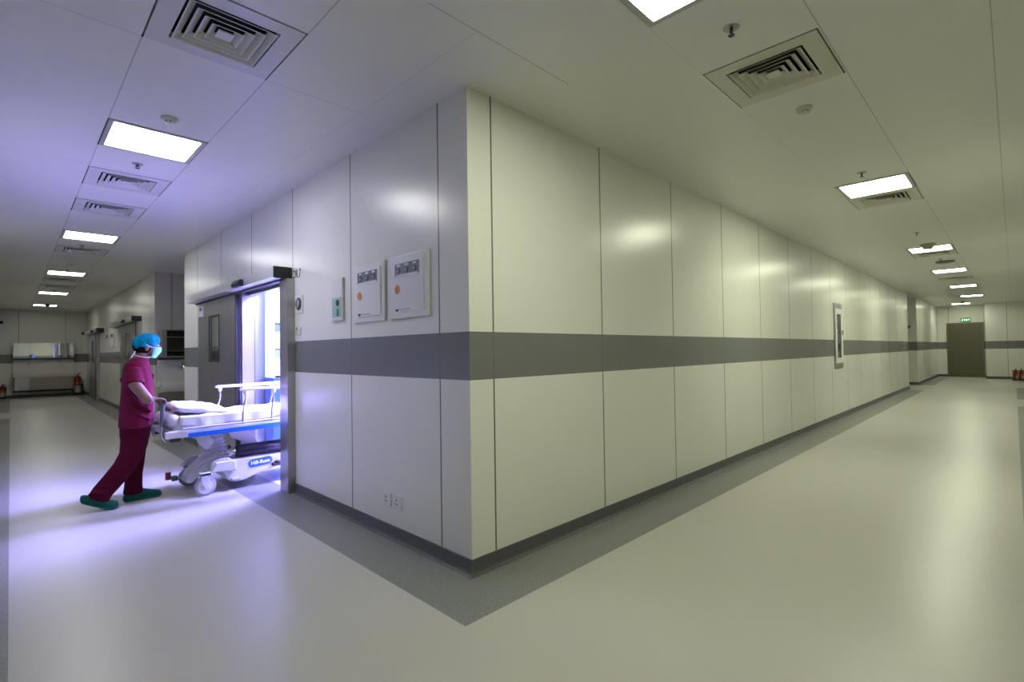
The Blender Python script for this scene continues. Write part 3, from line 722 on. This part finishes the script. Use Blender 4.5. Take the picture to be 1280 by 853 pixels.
# ================================================================== FIRE EXTINGUISHERS
def extinguisher(x, y, h, rad, label, hose=1, horn=False, group='red fire extinguishers'):
    o = empty('fire_extinguisher', (x, y, .03), label, 'fire extinguisher', group)
    z = .03
    MB().lathe([(.001, 0), (rad*.96, 0), (rad, .015), (rad, h*.74), (rad*.9, h*.81), (rad*.55, h*.87), (rad*.28, h*.89), (rad*.28, h*.91), (.001, h*.91)], (x, y, z), 'Z', 24).build('cylinder', M_RED, o, True)
    R = [];b = MB()
    for zz in (h*.10, h*.42):
        R.append([b.bm.verts.new((x+math.cos(a)*(rad+.001), y+math.sin(a)*(rad+.001), z+zz)) for a in [PI + PI*k/10 for k in range(11)]])
    for k in range(10): b.bm.faces.new((R[0][k], R[0][k+1], R[1][k+1], R[1][k]))
    b.build('label_patch', M_LABEL, o, True)
    R = [];b = MB()
    for zz in (h*.46, h*.58):
        R.append([b.bm.verts.new((x+math.cos(a)*(rad+.001), y+math.sin(a)*(rad+.001), z+zz)) for a in [PI + PI*k/10 for k in range(11)]])
    for k in range(10): b.bm.faces.new((R[0][k], R[0][k+1], R[1][k+1], R[1][k]))
    b.build('label_band', M_LABELY, o, True)
    b = MB().frustum((x, y, z+h*.90), (x, y, z+h*.97), .018, .014, 12)
    b.prism([(x-.02, z+h*.95), (x+.075, z+h*.965), (x+.085, z+h*1.0), (x-.02, z+h*.975)], 'Y', y-.012, y+.012)
    b.prism([(x-.02, z+h*.985), (x+.06, z+h*1.04), (x+.055, z+h*1.06), (x-.02, z+h*1.0)], 'Y', y-.012, y+.012)
    b.build('valve_handle', M_BLACK, o)
    if horn:
        MB().tube([(x+.01, y, z+h*.93), (x+.10, y-.01, z+h*.80), (x+.14, y-.02, z+h*.45), (x+.165, y-.03, .14)], .011, 8, 2).build('hose', M_BLACK, o, True)
        MB().limb([(x+.160, y-.03, .16), (x+.195, y-.03, .035)], [.02, .05], 14).build('horn', M_BLACK, o, True)
    else:
        MB().tube([(x+.01, y, z+h*.93), (x+hose*.10, y-.02, z+h*.85), (x+hose*(rad+.02), y-.02, z+h*.4), (x+hose*(rad+.01), y-.02, z+h*.15)], .009, 8, 2).build('hose', M_BLACK, o, True)
    return o
extinguisher(-.27, 21.42, .74, .085, 'tall red fire extinguisher with black hose and horn, right of the far sink', horn=True)
def ext_stand(cx, cy, w, d, label):
    o = empty('extinguisher_stand', (cx, cy, 0), label, 'stand', 'black extinguisher stands')
    b = MB()
    for sx in (-1, 1):
        for sy in (-1, 1):
            px, py = cx+sx*w/2, cy+sy*d/2
            b.tube([(px, py, .0), (px, py, .40)], .010, 8)
    for z in (.05, .38):
        b.tube([(cx-w/2, cy-d/2, z), (cx+w/2, cy-d/2, z)], .008, 8); b.tube([(cx-w/2, cy+d/2, z), (cx+w/2, cy+d/2, z)], .008, 8)
        b.tube([(cx-w/2, cy-d/2, z), (cx-w/2, cy+d/2, z)], .008, 8); b.tube([(cx+w/2, cy-d/2, z), (cx+w/2, cy+d/2, z)], .008, 8)
    b.build('frame', M_BLACK, o)
    MB().box((cx-w/2, cy-d/2, .020), (cx+w/2, cy+d/2, .030)).build('tray', M_BLACK, o)
ext_stand(-.27, 21.42, .24, .22, 'black wire stand under the tall extinguisher right of the far sink')
ext_stand(-2.235, 21.34, .29, .22, 'black wire stand at the left edge on the far back wall')
extinguisher(-2.30, 21.34, .46, .065, 'red fire extinguisher in the stand at the left picture edge, outer one')
extinguisher(-2.165, 21.34, .46, .065, 'red fire extinguisher in the stand left of the far sink, inner one')
ext_stand(24.2, -2.44, .22, .30, 'black wire stand at the far right end of the right corridor')
extinguisher(24.2, -2.37, .40, .065, 'red fire extinguisher in the far right stand, nearer the steel door')
extinguisher(24.2, -2.51, .40, .065, 'red fire extinguisher in the far right stand, at the picture edge')

# ================================================================== OPERATING ROOM CABINET
o = empty('supply_cabinet', (1.5, 5.2, 0), 'white shelved cabinet with a blue base glimpsed inside the doorway', 'cabinet')
MB().box((.68, 5.15, .06), (2.1, 5.49, 1.02), .005).build('base', M_CAB, o)
b = MB().box((.68, 5.47, 1.02), (2.1, 5.49, 2.45)).box((.68, 5.15, 1.02), (.70, 5.47, 2.45)).box((2.08, 5.15, 1.02), (2.1, 5.47, 2.45)).box((.70, 5.15, 2.43), (2.08, 5.47, 2.45)).build('case', M_CABW, o)
for z in (1.05, 1.42, 1.80):
    MB().box((.70, 5.16, z), (2.08, 5.47, z+.02)).build('shelf', M_METER if z > 1.1 else M_CABW, o)
for x, z, h_, m_, l in [(.72, 1.44, .24, M_CABW, 'pale carton on the middle shelf of the cabinet inside the operating room'), (.72, 1.07, .22, M_CREAM, 'cream carton on the lowest shelf of the cabinet inside the operating room'),
                        (.91, 1.44, .20, M_MINT, 'mint green carton on the middle shelf of the operating room cabinet')]:
    tag(MB().box((x, 5.22, z), (x+.14, 5.42, z+h_), .004).build('supply_box', m_, None), l, 'box', 'cartons in the operating room cabinet')

# ================================================================== HOSPITAL STRETCHER
BY = 3.50
bed = empty('hospital_stretcher', (.05, BY, 0), 'white hospital stretcher with blue bumper rails rolling through the open doorway', 'stretcher')
# undercarriage cover: side profile swept across the width, arched between the castors
prof = [(-.60, .225), (-.58, .30), (-.52, .33), (-.44, .335), (-.40, .30), (.90, .30), (.98, .27), (.98, .16), (.70, .15), (.55, .10), (.40, .16), (.10, .17), (-.10, .145), (-.27, .085), (-.36, .075), (-.43, .10), (-.48, .19), (-.54, .215)]
base = MB().prism(prof, 'Y', BY-.27, BY+.27).build('base_cover', M_BED, bed, False, bevel=.012)
MB().prism([(-.60, .215), (-.55, .30), (-.42, .31), (-.38, .30), (-.37, .20), (-.43, .205)], 'Y', BY-.315, BY-.262).build('castor_housing', M_BED, bed, bevel=.010)
MB().prism([(-.74, .215), (-.66, .30), (-.52, .31), (-.46, .20)], 'Y', BY+.262, BY+.315).build('castor_housing', M_BED, bed, bevel=.010)
MB().prism([(-.775, .125), (-.765, .185), (-.72, .245), (-.65, .30), (-.56, .335), (-.45, .35), (-.45, .22), (-.56, .215), (-.64, .185), (-.70, .135), (-.735, .105)], 'Y', BY-.16, BY+.05).build('base_arm', M_BED, bed, bevel=.012)
# curved black trim on the base
MB().tube([(-.70, BY-.162, .235), (-.63, BY-.162, .285), (-.55, BY-.162, .318), (-.47, BY-.162, .330)], .004, 6, 1).build('trim_line', M_BEDG, bed, True)
# logo
lg = MB(); zc, xc = .243, -.135
pts = []
for k in range(24):
    a = 2*PI*k/24; cx = xc + (.075 if math.cos(a) > 0 else -.075); pts.append((cx+.042*math.cos(a), zc + .006*((cx-xc)/.075) + .040*math.sin(a)))
lg.prism(pts, 'Y', BY-.275, BY-.270); lg = lg.build('logo_badge', M_LOGOB, bed)
text('lettering', 'Hill-Rom', .052, M_LOGOW, lg, (xc, BY-.2755, zc-.002), (1, 0, .05), (-.05, 0, 1), .0008, bold=.0012)
# castors
def castor(x, y, parent, r_=.092):
    s = -1 if y < BY else 1
    c = MB().prism([(x-.045, .215), (x+.045, .215), (x+.035, .15), (x+.012, .085), (x-.012, .085), (x-.035, .13)], 'Y', y-.034, y-.024)
    c.prism([(x-.045, .215), (x+.045, .215), (x+.035, .15), (x+.012, .085), (x-.012, .085), (x-.035, .13)], 'Y', y+.024, y+.034)
    c.box((x-.05, y-.034, .19), (x+.05, y+.034, .222), .006)
    c = c.build('castor', M_BED, parent)
    MB().lathe([(.001, -.020), (r_*.72, -.020), (r_*.80, -.022), (r_, -.014), (r_, .014), (r_*.80, .022), (r_*.72, .020), (.001, .020)], (x, y, r_), 'Y', 32).build('tyre', M_RUBBER, c, True)
    MB().lathe([(.001, -.026), (.02, -.026), (.03, -.022), (r_*.74, -.0225), (r_*.74, .0225), (.03, .022), (.001, .026)], (x, y, r_), 'Y', 28).build('wheel_disc', M_BED, c, True)
for x, y in ((-.645, BY-.29), (-.66, BY+.28), (.80, BY-.29), (.80, BY+.28)): castor(x, y, bed)
# bellows column pair
for cx in (-.50, .62):
    pr = []
    z = .30; w = .118
    pr.append((.001, z)); pr.append((w, z))
    for k in range(6):
        zz = .315+k*.044; ww = .118 - k*.004
        pr += [(ww-.022, zz), (ww-.018, zz+.008), (ww, zz+.020), (ww, zz+.026), (ww-.018, zz+.038)]
    pr += [(.09, .585), (.001, .585)]
    MB().lathe(pr, (cx, BY, 0), 'Z', 32).build('lift_bellows', M_BED, bed, True)
# faceted deck brackets under the litter
MB().prism([(-.72, .60), (-.62, .60), (-.55, .50), (-.62, .43), (-.69, .50)], 'Y', BY-.24, BY-.22).build('shroud', M_BED, bed)
MB().prism([(-.40, .60), (-.22, .60), (-.10, .42), (-.16, .40), (-.36, .50)], 'Y', BY-.10, BY-.08).build('shroud', M_BED, bed)
# litter frame, mattress
MB().box((-.95, BY-.33, .60), (1.10, BY-.29, .66), .006).box((-.95, BY+.29, .60), (1.10, BY+.33, .66), .006).box((-.95, BY-.33, .60), (-.90, BY+.33, .66), .006).box((1.05, BY-.33, .60), (1.10, BY+.33, .66), .006).box((-.88, BY-.29, .61), (1.05, BY+.29, .64)).build('litter_frame', M_BED, bed)
MB().box((-.92, BY-.31, .645), (1.08, BY+.31, .765), .035, 4).build('mattress', M_MATT, bed, True)
for s, nm in ((-1, 'near'), (1, 'far')):
    y = BY + s*.345
    MB().prism([(-.80, .585), (-.82, .605), (-.80, .628), (1.0, .660), (1.02, .64), (1.0, .613)], 'Y', y-.018, y+.018).build('bumper_rail', M_BLUE, bed, bevel=.007)
    MB().box((-.985, y-.022, .590), (-.80, y+.022, .655), .010).build('corner_bracket', M_BED, bed)
    MB().box((-.94, y-.03, .560), (-.86, y+.03, .592), .008).build('corner_foot', M_BLACK, bed)
    # folding side rail
    yr = BY + s*.372
    x_off = -.33 if s < 0 else -.36
    rl = MB().tube([(x_off-.01, yr, 1.010), (x_off+.95, yr, 1.030)], .013, 12).box((x_off-.03, yr-.020, .996), (x_off+.95, yr+.020, 1.018), .007).build('side_rail', M_BED, bed, True)
    for k in range(4):
        xx = x_off + .02 + k*.275
        MB().limb([(xx, yr, 1.0), (xx, yr, .955)], [.026, .014], 10).build('rail_knuckle', M_BED, rl, True)
        MB().tube([(xx, yr, .97), (xx+.004, yr, .90), (xx-.012, yr, .84), (xx-.022, yr-.0, .78), (xx-.024, yr, .665)], .0095, 10, 2).build('rail_post', M_STEELL, rl, True)
    MB().tube([(-.85, yr, .672), (1.0, yr, .700)], .011, 8).build('rail_pivot_bar', M_BEDG, bed, True)
# release bar under near rail
MB().box((-.36, BY-.36, .592), (-.18, BY-.325, .606), .004).build('release_lever', M_BLACK, bed)
# push handles at the head end (curved, dark grip, steel foot)
for s in (-1, 1):
    y = BY + s*.245
    h = MB().tube([(-.955, y, .56), (-.985, y, .60), (-.985, y, .70), (-.980, y, .86), (-.978, y, .905)], .0145, 12, 2).build('push_handle', M_STEELL, bed, True)
    MB().tube([(-.984, y, .70), (-.980, y, .86), (-.976, y, .918)], .0185, 12).ball((-.976, y, .918), .0185).build('grip', M_PUSH, h, True)
# brake pedals
for y in (BY-.02,):
    MB().tube([(-.75, y, .14), (-.86, y, .17)], .010, 8).build('pedal_arm', M_BEDG, bed)
    MB().frustum((-.905, y-.05, .165), (-.905, y-.05, .235), .024, .024, 14).build('brake_pedal', M_REDP, bed, True)
    MB().box((-.88, y-.08, .145), (-.83, y-.02, .195), .010).build('steer_pedal', M_GREENP, bed)
MB().box((-.03, BY-.33, .185), (.10, BY-.27, .215), .010).ball((.02, BY-.31, .222), .03, .025, .018).build('side_pedal', M_BLACK, bed)
MB().box((-.42, BY-.32, .095), (-.34, BY-.27, .125), .008).build('castor_pedal', M_BEDG, bed)
# far-side corner gadget behind the head end (IV socket cluster)
MB().lathe([(.001, -.03), (.035, -.03), (.04, 0), (.03, .03), (.001, .03)], (-1.00, BY+.33, .66), 'Z').box((-1.01, BY+.30, .60), (-.95, BY+.36, .64), .006).build('pole_socket', M_STEEL, bed, True)

# oxygen cylinder lying on the base shelf
o = empty('oxygen_cylinder', (.3, BY-.17, .36), 'dark navy gas cylinder lying under the stretcher litter', 'gas cylinder')
cy = BY-.17
MB().lathe([(.001, -.36), (.030, -.36), (.055, -.34), (.064, -.31), (.064, .70), (.04, .74), (.001, .74)], (0, cy, .368), 'X', 28).build('body', M_NAVY, o, True)
MB().lathe([(.001, -.44), (.018, -.44), (.036, -.425), (.046, -.395), (.050, -.355), (.001, -.35)], (0, cy, .368), 'X', 24).build('valve_guard', M_STEELL, o, True)
MB().frustum((-.40, cy, .41), (-.40, cy, .44), .012, .016, 10).build('valve', M_BLACK, o)

# sheet over the mattress: draped grid with folds
def draped(name, x0, x1, y0, y1, ztop, drop, seed, material):
    rnd = random.Random(seed); nx, ny = 70, 40; b = MB(); V = []
    ph = [rnd.uniform(0, 6.28) for _ in range(8)]
    for i in range(nx+1):
        row = []
        for j in range(ny+1):
            t = j/ny; x = x0+(x1-x0)*i/nx
            wid = (y1-y0); L = wid + 2*drop; sdist = t*L
            if sdist < drop: y = y0 - .006; z = ztop - (drop-sdist)
            elif sdist > drop+wid: y = y1 + .006; z = ztop - (sdist-drop-wid)
            else: y = y0+(sdist-drop); z = ztop
            e = min(abs(sdist-drop), abs(sdist-drop-wid))
            if e < .03 and drop <= sdist <= drop+wid: z -= (.03-e)**2*9
            w = .006*math.sin(x*17+y*9+ph[0]) + .0045*math.sin(x*31-y*22+ph[1]) + .003*math.sin(x*9+y*41+ph[2])
            if drop <= sdist <= drop+wid: z += w + .006
            else:
                k = (drop-sdist)/drop if sdist < drop else (sdist-drop-wid)/drop
                sgn = -1 if sdist < drop else 1
                y += sgn*(.006+ (.010*math.sin(x*23+ph[3]) + .006*math.sin(x*51+ph[4]))*k)
                z += .010*math.sin(x*13+ph[5])*k + .02*math.sin(x*3.1+ph[6])*k
            row.append(b.bm.verts.new((x, y, z)))
        V.append(row)
    for i in range(nx):
        for j in range(ny): b.bm.faces.new((V[i][j], V[i+1][j], V[i+1][j+1], V[i][j+1]))
    o = b.build(name, material, None, True)
    m = o.modifiers.new('solid', 'SOLIDIFY'); m.thickness = .006
    return o
sh = draped('bed_sheet', -.86, 1.08, BY-.315, BY+.315, .780, .085, 3, M_SHEET)
tag(sh, 'white rumpled sheet covering the stretcher mattress', 'sheet')
# folded blanket end at the head, rolled over the mattress edge
b = MB()
pts = [(-.955, .70), (-.965, .745), (-.945, .795), (-.905, .812), (-.86, .80), (-.845, .77), (-.86, .70), (-.90, .675)]
R = []
for k in range(15):
    t = k/14; y = BY-.325+.65*t; s_ = 1-.25*abs(2*t-1)**6
    R.append([b.bm.verts.new((-.90+(px+.90)*s_+.004*math.sin(k*1.7), y, .745+(pz-.745)*s_+.004*math.sin(k*2.3+px*40))) for px, pz in pts])
b.loft(R); bl = b.build('rolled_blanket', mat('blanket_lavender', (.52, .50, .60), .85, bump=.6, bscale=20), None, True, subsurf=1)
tag(bl, 'pale lavender folded blanket hanging over the head end of the stretcher', 'blanket')
# pillow
b = MB(); nx, ny = 28, 28
def pil(uu, vv, sgn):
    ex = (1-abs(uu)**3.2); ey = (1-abs(vv)**3.2); t = max(0, ex*ey)**.5
    th = .058*t
    x = -.655 + uu*.235*(1-.06*abs(vv)**3) ; y = BY + vv*.285*(1-.06*abs(uu)**3)
    zc = .835 - .036*(uu+0.2) + .006*math.sin(uu*7+vv*4) 
    return (x, y, zc + sgn*th + .005*math.sin(uu*11-vv*9)*t)
T = [[b.bm.verts.new(pil(-1+2*i/nx, -1+2*j/ny, 1)) for j in range(ny+1)] for i in range(nx+1)]
Bt = [[b.bm.verts.new(pil(-1+2*i/nx, -1+2*j/ny, -1)) for j in range(ny+1)] for i in range(nx+1)]
for i in range(nx):
    for j in range(ny):
        b.bm.faces.new((T[i][j], T[i+1][j], T[i+1][j+1], T[i][j+1])); b.bm.faces.new((Bt[i][j], Bt[i][j+1], Bt[i+1][j+1], Bt[i+1][j]))
bmesh.ops.remove_doubles(b.bm, verts=b.bm.verts, dist=.002)
pw = b.build('pillow', M_SHEET, None, True, subsurf=1); tag(pw, 'flat white pillow at the head end of the stretcher', 'pillow')

# ================================================================== PERSON
PYc = 3.47
P = empty('person', (-1.15, PYc, 0), 'person in magenta scrubs, blue cap and mask, striding and pushing the stretcher', 'person')
body = MB()
# torso, pelvis
def rings(b, rows, seg=28, cap=(True, True), yc=PYc):
    R = []
    for (xl, xr, z, half, tilt) in rows:
        cx = (xl+xr)/2; a = (xr-xl)/2
        R.append(b.ring((cx, yc, z), (a, 0, a*tilt), (0, half, 0), seg))
    return b.loft(R, cap)
rings(body, [(-1.235, -1.08, .66, .14, 0), (-1.25, -1.06, .78, .16, 0), (-1.235, -1.075, .95, .135, 0), (-1.235, -1.06, 1.10, .155, 0), (-1.215, -1.065, 1.22, .165, .1), (-1.185, -1.09, 1.28, .08, .3)])
# neck and head
body.limb([(-1.150, PYc, 1.24), (-1.115, PYc, 1.31), (-1.090, PYc, 1.385)], [.062, .054, .053], 18)
HX, HZ = -1.066, 1.450
body.ball((HX-.008, PYc, HZ+.015), .100, .077, .092)
body.ball((HX+.028, PYc, HZ-.045), .066, .058, .062)
body.ball((HX+.052, PYc, HZ-.075), .036, .034, .030)                       # chin
body.limb([(HX+.086, PYc, HZ+.012), (HX+.106, PYc, HZ-.022), (HX+.090, PYc, HZ-.030)], [.010, .014, .010], 12)   # nose
body.limb([(HX+.080, PYc-.030, HZ+.020), (HX+.088, PYc, HZ+.022), (HX+.080, PYc+.030, HZ+.020)], [.010, .011, .010], 10, ref=(0, 0, 1))  # brow
for s in (-1, 1):
    body.ball((HX-.012, PYc+s*.080, HZ-.022), .017, .009, .028, 14, Matrix.Rotation(.2, 4, 'Y'))
# legs: near = right leg trailing, far = left leg leading
YR, YL = 3.375, 3.565
legR = [(-1.165, YR+.02, .70), (-1.20, YR, .50), (-1.265, YR, .36), (-1.375, YR, .20), (-1.455, YR, .105)]
legL = [(-1.145, YL-.02, .70), (-1.125, YL, .50), (-1.128, YL, .36), (-1.165, YL, .20), (-1.185, YL, .075)]
body.limb(legR, [.085, .066, .054, .045, .034], 16); body.limb(legL, [.085, .066, .054, .045, .034], 16)
# feet inside the clogs
body.limb([(-1.485, YR, .115), (-1.43, YR, .07), (-1.37, YR, .035), (-1.325, YR, .032)], [(.028, .026), (.03, .034), (.020, .040), (.013, .034)], 12)
body.limb([(-1.20, YL, .050), (-1.12, YL, .052), (-1.04, YL, .036), (-.985, YL, .030)], [(.030, .028), (.034, .034), (.022, .040), (.013, .034)], 12)
# arms
HR = Vector((-.990, BY-.245, .935)); HL = Vector((-.990, BY+.245, .935))
def arm(sh_, el, wr, b):
    mid = sh_.lerp(el, .45) + Vector((-.038, 0, .005)); b.limb([sh_, mid, el.lerp(sh_, .06), el.lerp(wr, .12), el.lerp(wr, .35), wr], [.052, .051, .045, .047, .043, .028], 16, ref=(1, 0, .2))
SR, ER = Vector((-1.185, 3.305, 1.205)), Vector((-1.110, 3.185, .965))
WR = HR + Vector((-.085, -.012, .018))
SL, EL = Vector((-1.145, 3.640, 1.20)), Vector((-1.150, 3.745, .975))
WL = HL + Vector((-.085, .012, .018))
arm(SR, ER, WR, body); arm(SL, EL, WL, body)
# hands: palm over the grip top, five fingers curled around it
def hand(b, w, g, s):
    # w wrist, g grip centre; s = -1 near hand / +1 far hand; fingers wrap over and down the far side of the grip
    d = (g-w).normalized(); up = Vector((0, 0, 1)); side = Vector((0, 1, 0))
    top = g + Vector((-.022, 0, .024))
    b.limb([w, w.lerp(top, .45)+up*.006, top+d*.004], [(.019, .026), (.018, .036), (.014, .038)], 14, ref=(0, 1, 0))
    for k, (off, ln) in enumerate(((-.030, .90), (-.010, 1.0), (.010, .96), (.030, .80))):
        p0 = top + side*off - d*.010
        p1 = top + side*off + d*.026*ln + up*.006
        p2 = g + side*off*.92 + Vector((.030*ln, 0, .008))
        p3 = g + side*off*.88 + Vector((.034*ln, 0, -.014*ln))
        p4 = g + side*off*.86 + Vector((.022, 0, -.032*ln))
        b.limb([p0, p1, p2, p3, p4], [.0095, .0095, .009, .0085, .007], 10)
    th = [w.lerp(top, .35) + side*(-s)*.024, g + side*(-s)*.036 + Vector((-.026, 0, .004)), g + side*(-s)*.028 + Vector((-.010, 0, -.022)), g + side*(-s)*.018 + Vector((.004, 0, -.034))]
    b.limb(th, [.012, .0105, .0095, .008], 10)
hand(body, WR, HR, -1); hand(body, WL, HL, 1)
bo = body.build('body', M_SKIN, P, True, remesh=.0045, rsm=3)
for s in (-1, 1):
    e = MB().ball((HX+.078, PYc+s*.030, HZ+.004), .012).build('eye', M_EYE, P, True)
    MB().ball((HX+.0885, PYc+s*.032, HZ+.004), .0035, .005, .005).build('iris', M_HAIR, e, True)
# hair at the nape and temples
MB().ball((HX-.026, PYc, HZ-.004), .088, .0815, .072, 24).build('hair', M_HAIR, P, True)
# scrub top: lofted torso + sleeves, voxel-fused
t = MB()
rings(t, [(-1.282, -1.030, .695, .205, 0), (-1.278, -1.020, .77, .205, 0), (-1.274, -1.015, .85, .20, 0), (-1.266, -1.013, .96, .195, 0), (-1.258, -1.018, 1.08, .195, 0.02),
          (-1.252, -1.030, 1.17, .20, .05), (-1.246, -1.040, 1.245, .188, .08), (-1.230, -1.050, 1.298, .135, .12), (-1.195, -1.066, 1.335, .080, .12), (-1.175, -1.078, 1.350, .062, .12)], 32)
def sleeve(b, s_, e_, f0=.62):
    tip = s_.lerp(e_, f0); inn = s_ + Vector((.0, .07 if s_.y < PYc else -.07, .012))
    tip = s_.lerp(e_, .42) + Vector((-.034, 0, .0)); b.limb([inn, s_ + Vector((-.002, 0, .012)), s_.lerp(e_, .2) + Vector((-.018, 0, 0)), tip], [(.058, .050), (.063, .056), (.067, .060), (.074, .066)], 22, ref=(0, 1, 0))
sleeve(t, SR, ER, .50); sleeve(t, SL, EL, .50)
# folds
for k, (z, dz) in enumerate([(.82, .10), (.90, .12), (1.00, .08)]):
    t.limb([(-1.22+k*.02, PYc-.197, z+dz), (-1.14, PYc-.205, z), (-1.05, PYc-.175, z-.06)], [.008, .012, .006], 8)
top = t.build('scrub_top', M_SCRUB, P, True, remesh=.009, rsm=4)
# V collar opening flap at the chest
MB().prism([(-1.060, 1.235), (-1.012, 1.175), (-1.022, 1.135), (-1.052, 1.165)], 'Y', PYc-.035, PYc+.035).build('collar_flap', M_SCRUBT, top, bevel=.008)
# trousers
t = MB()
rings(t, [(-1.270, -1.045, .60, .185, 0), (-1.272, -1.035, .70, .19, 0), (-1.262, -1.040, .80, .18, 0)], 28)
t.limb([(-1.165, YR+.02, .66), (-1.175, YR+.01, .55), (-1.20, YR, .45), (-1.255, YR, .35), (-1.335, YR, .245), (-1.40, YR, .165), (-1.435, YR, .100)],
       [(.112, .095), (.105, .092), (.092, .085), (.086, .078), (.082, .074), (.080, .072), (.082, .072)], 24)
t.limb([(-1.150, YL-.02, .66), (-1.145, YL-.01, .55), (-1.138, YL, .45), (-1.140, YL, .35), (-1.150, YL, .24), (-1.155, YL, .15), (-1.158, YL, .062)],
       [(.105, .095), (.095, .092), (.080, .085), (.070, .078), (.066, .074), (.070, .074), (.078, .076)], 24)
for z, x_, r_ in ((.085, -1.10, .012), (.11, -1.10, .012), (.16, -1.10, .010)):
    t.limb([(x_+.005, YL-.05, z), (x_+.02-.02, YL-.02, z+.004), (x_-.02, YL+.05, z+.01)], [.006, r_, .006], 8)
t.limb([(-1.50, YR-.03, .165), (-1.46, YR-.07, .18), (-1.39, YR-.075, .15)], [.008, .012, .008], 8)
t.limb([(-1.44, YR-.05, .22), (-1.40, YR-.075, .225), (-1.34, YR-.07, .20)], [.007, .011, .007], 8)
t.build('scrub_trousers', M_SCRUBT, P, True, remesh=.009, rsm=3)
# clogs: closed shoe loft from heel to toe
def clog(pts, y, name):
    b = MB(); R = []
    for (x, zb, zt, hw) in pts:
        ring_ = []
        for k in range(20):
            a = 2*PI*k/20; cz = (zb+zt)/2; hz = (zt-zb)/2
            c_, s_ = math.cos(a), math.sin(a)
            ring_.append(b.bm.verts.new((x, y+hw*math.copysign(abs(c_)**.75, c_), cz+hz*math.copysign(abs(s_)**.7, s_))))
        R.append(ring_)
    b.loft(R); o_ = b.build('clog', M_CLOG, P, True, subsurf=1)
    s2 = MB(); R = []
    for (x, zb, zt, hw) in pts:
        R.append([s2.bm.verts.new(p) for p in ((x, y-hw*1.05, zb-.004), (x, y+hw*1.05, zb-.004), (x, y+hw*1.05, zb+.014), (x, y-hw*1.05, zb+.014))])
    s2.loft(R); s2.build('sole', M_CLOG, o_, bevel=.004)
clog([(-1.553, .115, .150, .020), (-1.545, .100, .165, .036), (-1.50, .075, .155, .041), (-1.44, .044, .128, .042), (-1.385, .016, .098, .047), (-1.34, .008, .075, .049), (-1.305, .014, .066, .042), (-1.288, .026, .055, .022)], YR, 'r')
clog([(-1.235, .014, .045, .020), (-1.225, .005, .070, .036), (-1.18, .004, .090, .041), (-1.12, .004, .115, .043), (-1.06, .004, .088, .047), (-1.00, .004, .066, .049), (-.955, .006, .060, .042), (-.935, .016, .046, .022)], YL, 'l')
# bouffant cap with gathered rim
b = MB(); R = []
cap_rows = [(-.052, .82), (-.040, .93), (-.020, .99), (.010, 1.0), (.035, .93), (.058, .78), (.076, .52), (.084, .22), (.086, .02)]
for dz, sc in cap_rows:
    row = []
    for k in range(48):
        a = 2*PI*k/48; rf = 1+.035*math.sin(a*9+dz*30)*(1 if dz < .03 else .5)+.02*math.sin(a*5+1)
        xx = math.cos(a)*.110*sc*rf; yy = math.sin(a)*.094*sc*rf
        zt = dz + (.026*xx/.116 if dz < .0 else .012*xx/.116)*1.0
        row.append(b.bm.verts.new((HX-.006+xx, PYc+yy, HZ+.040+zt)))
    R.append(row)
b.loft(R, (False, True)); b.build('surgical_cap', M_CAP, P, True, subsurf=1, recalc=True)
# mask: pleated shell over nose and mouth
b = MB(); R = []
for i in range(13):
    tt = i/12; ph = math.radians(-82+164*tt)
    R.append([])
    for j in range(13):
        v = j/12; z = HZ-.010-.100*v
        rad = (.062+.020*math.sin(PI*min(1, v*1.05+.08)))*(1 - .18*v)
        pl_ = .003*abs(math.sin(v*PI*4))
        x = HX+.028 + (rad+pl_)*math.cos(ph)*(1.16-.12*v); y = PYc + (.064-.012*v)*math.sin(ph)
        R[-1].append(b.bm.verts.new((x - .012*v, y, z)))
for i in range(12):
    for j in range(12): b.bm.faces.new((R[i][j], R[i+1][j], R[i+1][j+1], R[i][j+1]))
mk = b.build('surgical_mask', M_MASK, P, True); m_ = mk.modifiers.new('s', 'SOLIDIFY'); m_.thickness = .004; m_.offset = 1
for s in (-1, 1):
    MB().tube([(HX+.040, PYc+s*.064, HZ-.014), (HX+.010, PYc+s*.081, HZ-.002), (HX-.02, PYc+s*.088, HZ+.014)], .0035, 8, 1).build('upper_tie', M_TIE, mk, True)
    MB().tube([(HX+.022, PYc+s*.056, HZ-.104), (HX-.015, PYc+s*.064, HZ-.108), (HX-.060, PYc+s*.056, HZ-.098), (HX-.088, PYc+s*.022, HZ-.086), (HX-.092, PYc, HZ-.080)], .0035, 8, 1).build('lower_tie', M_TIE, mk, True)
MB().tube([(HX-.092, PYc-.01, HZ-.080), (HX-.100, PYc-.02, HZ-.055), (HX-.092, PYc-.03, HZ-.045), (HX-.112, PYc-.03, HZ-.085), (HX-.125, PYc-.03, HZ-.105)], .0045, 8, 1).build('tie_bow', M_TIE, mk, True)

# tidy helper properties
for o in bpy.data.objects:
    if '_loc' in o: del o['_loc']
bpy.context.view_layer.update()
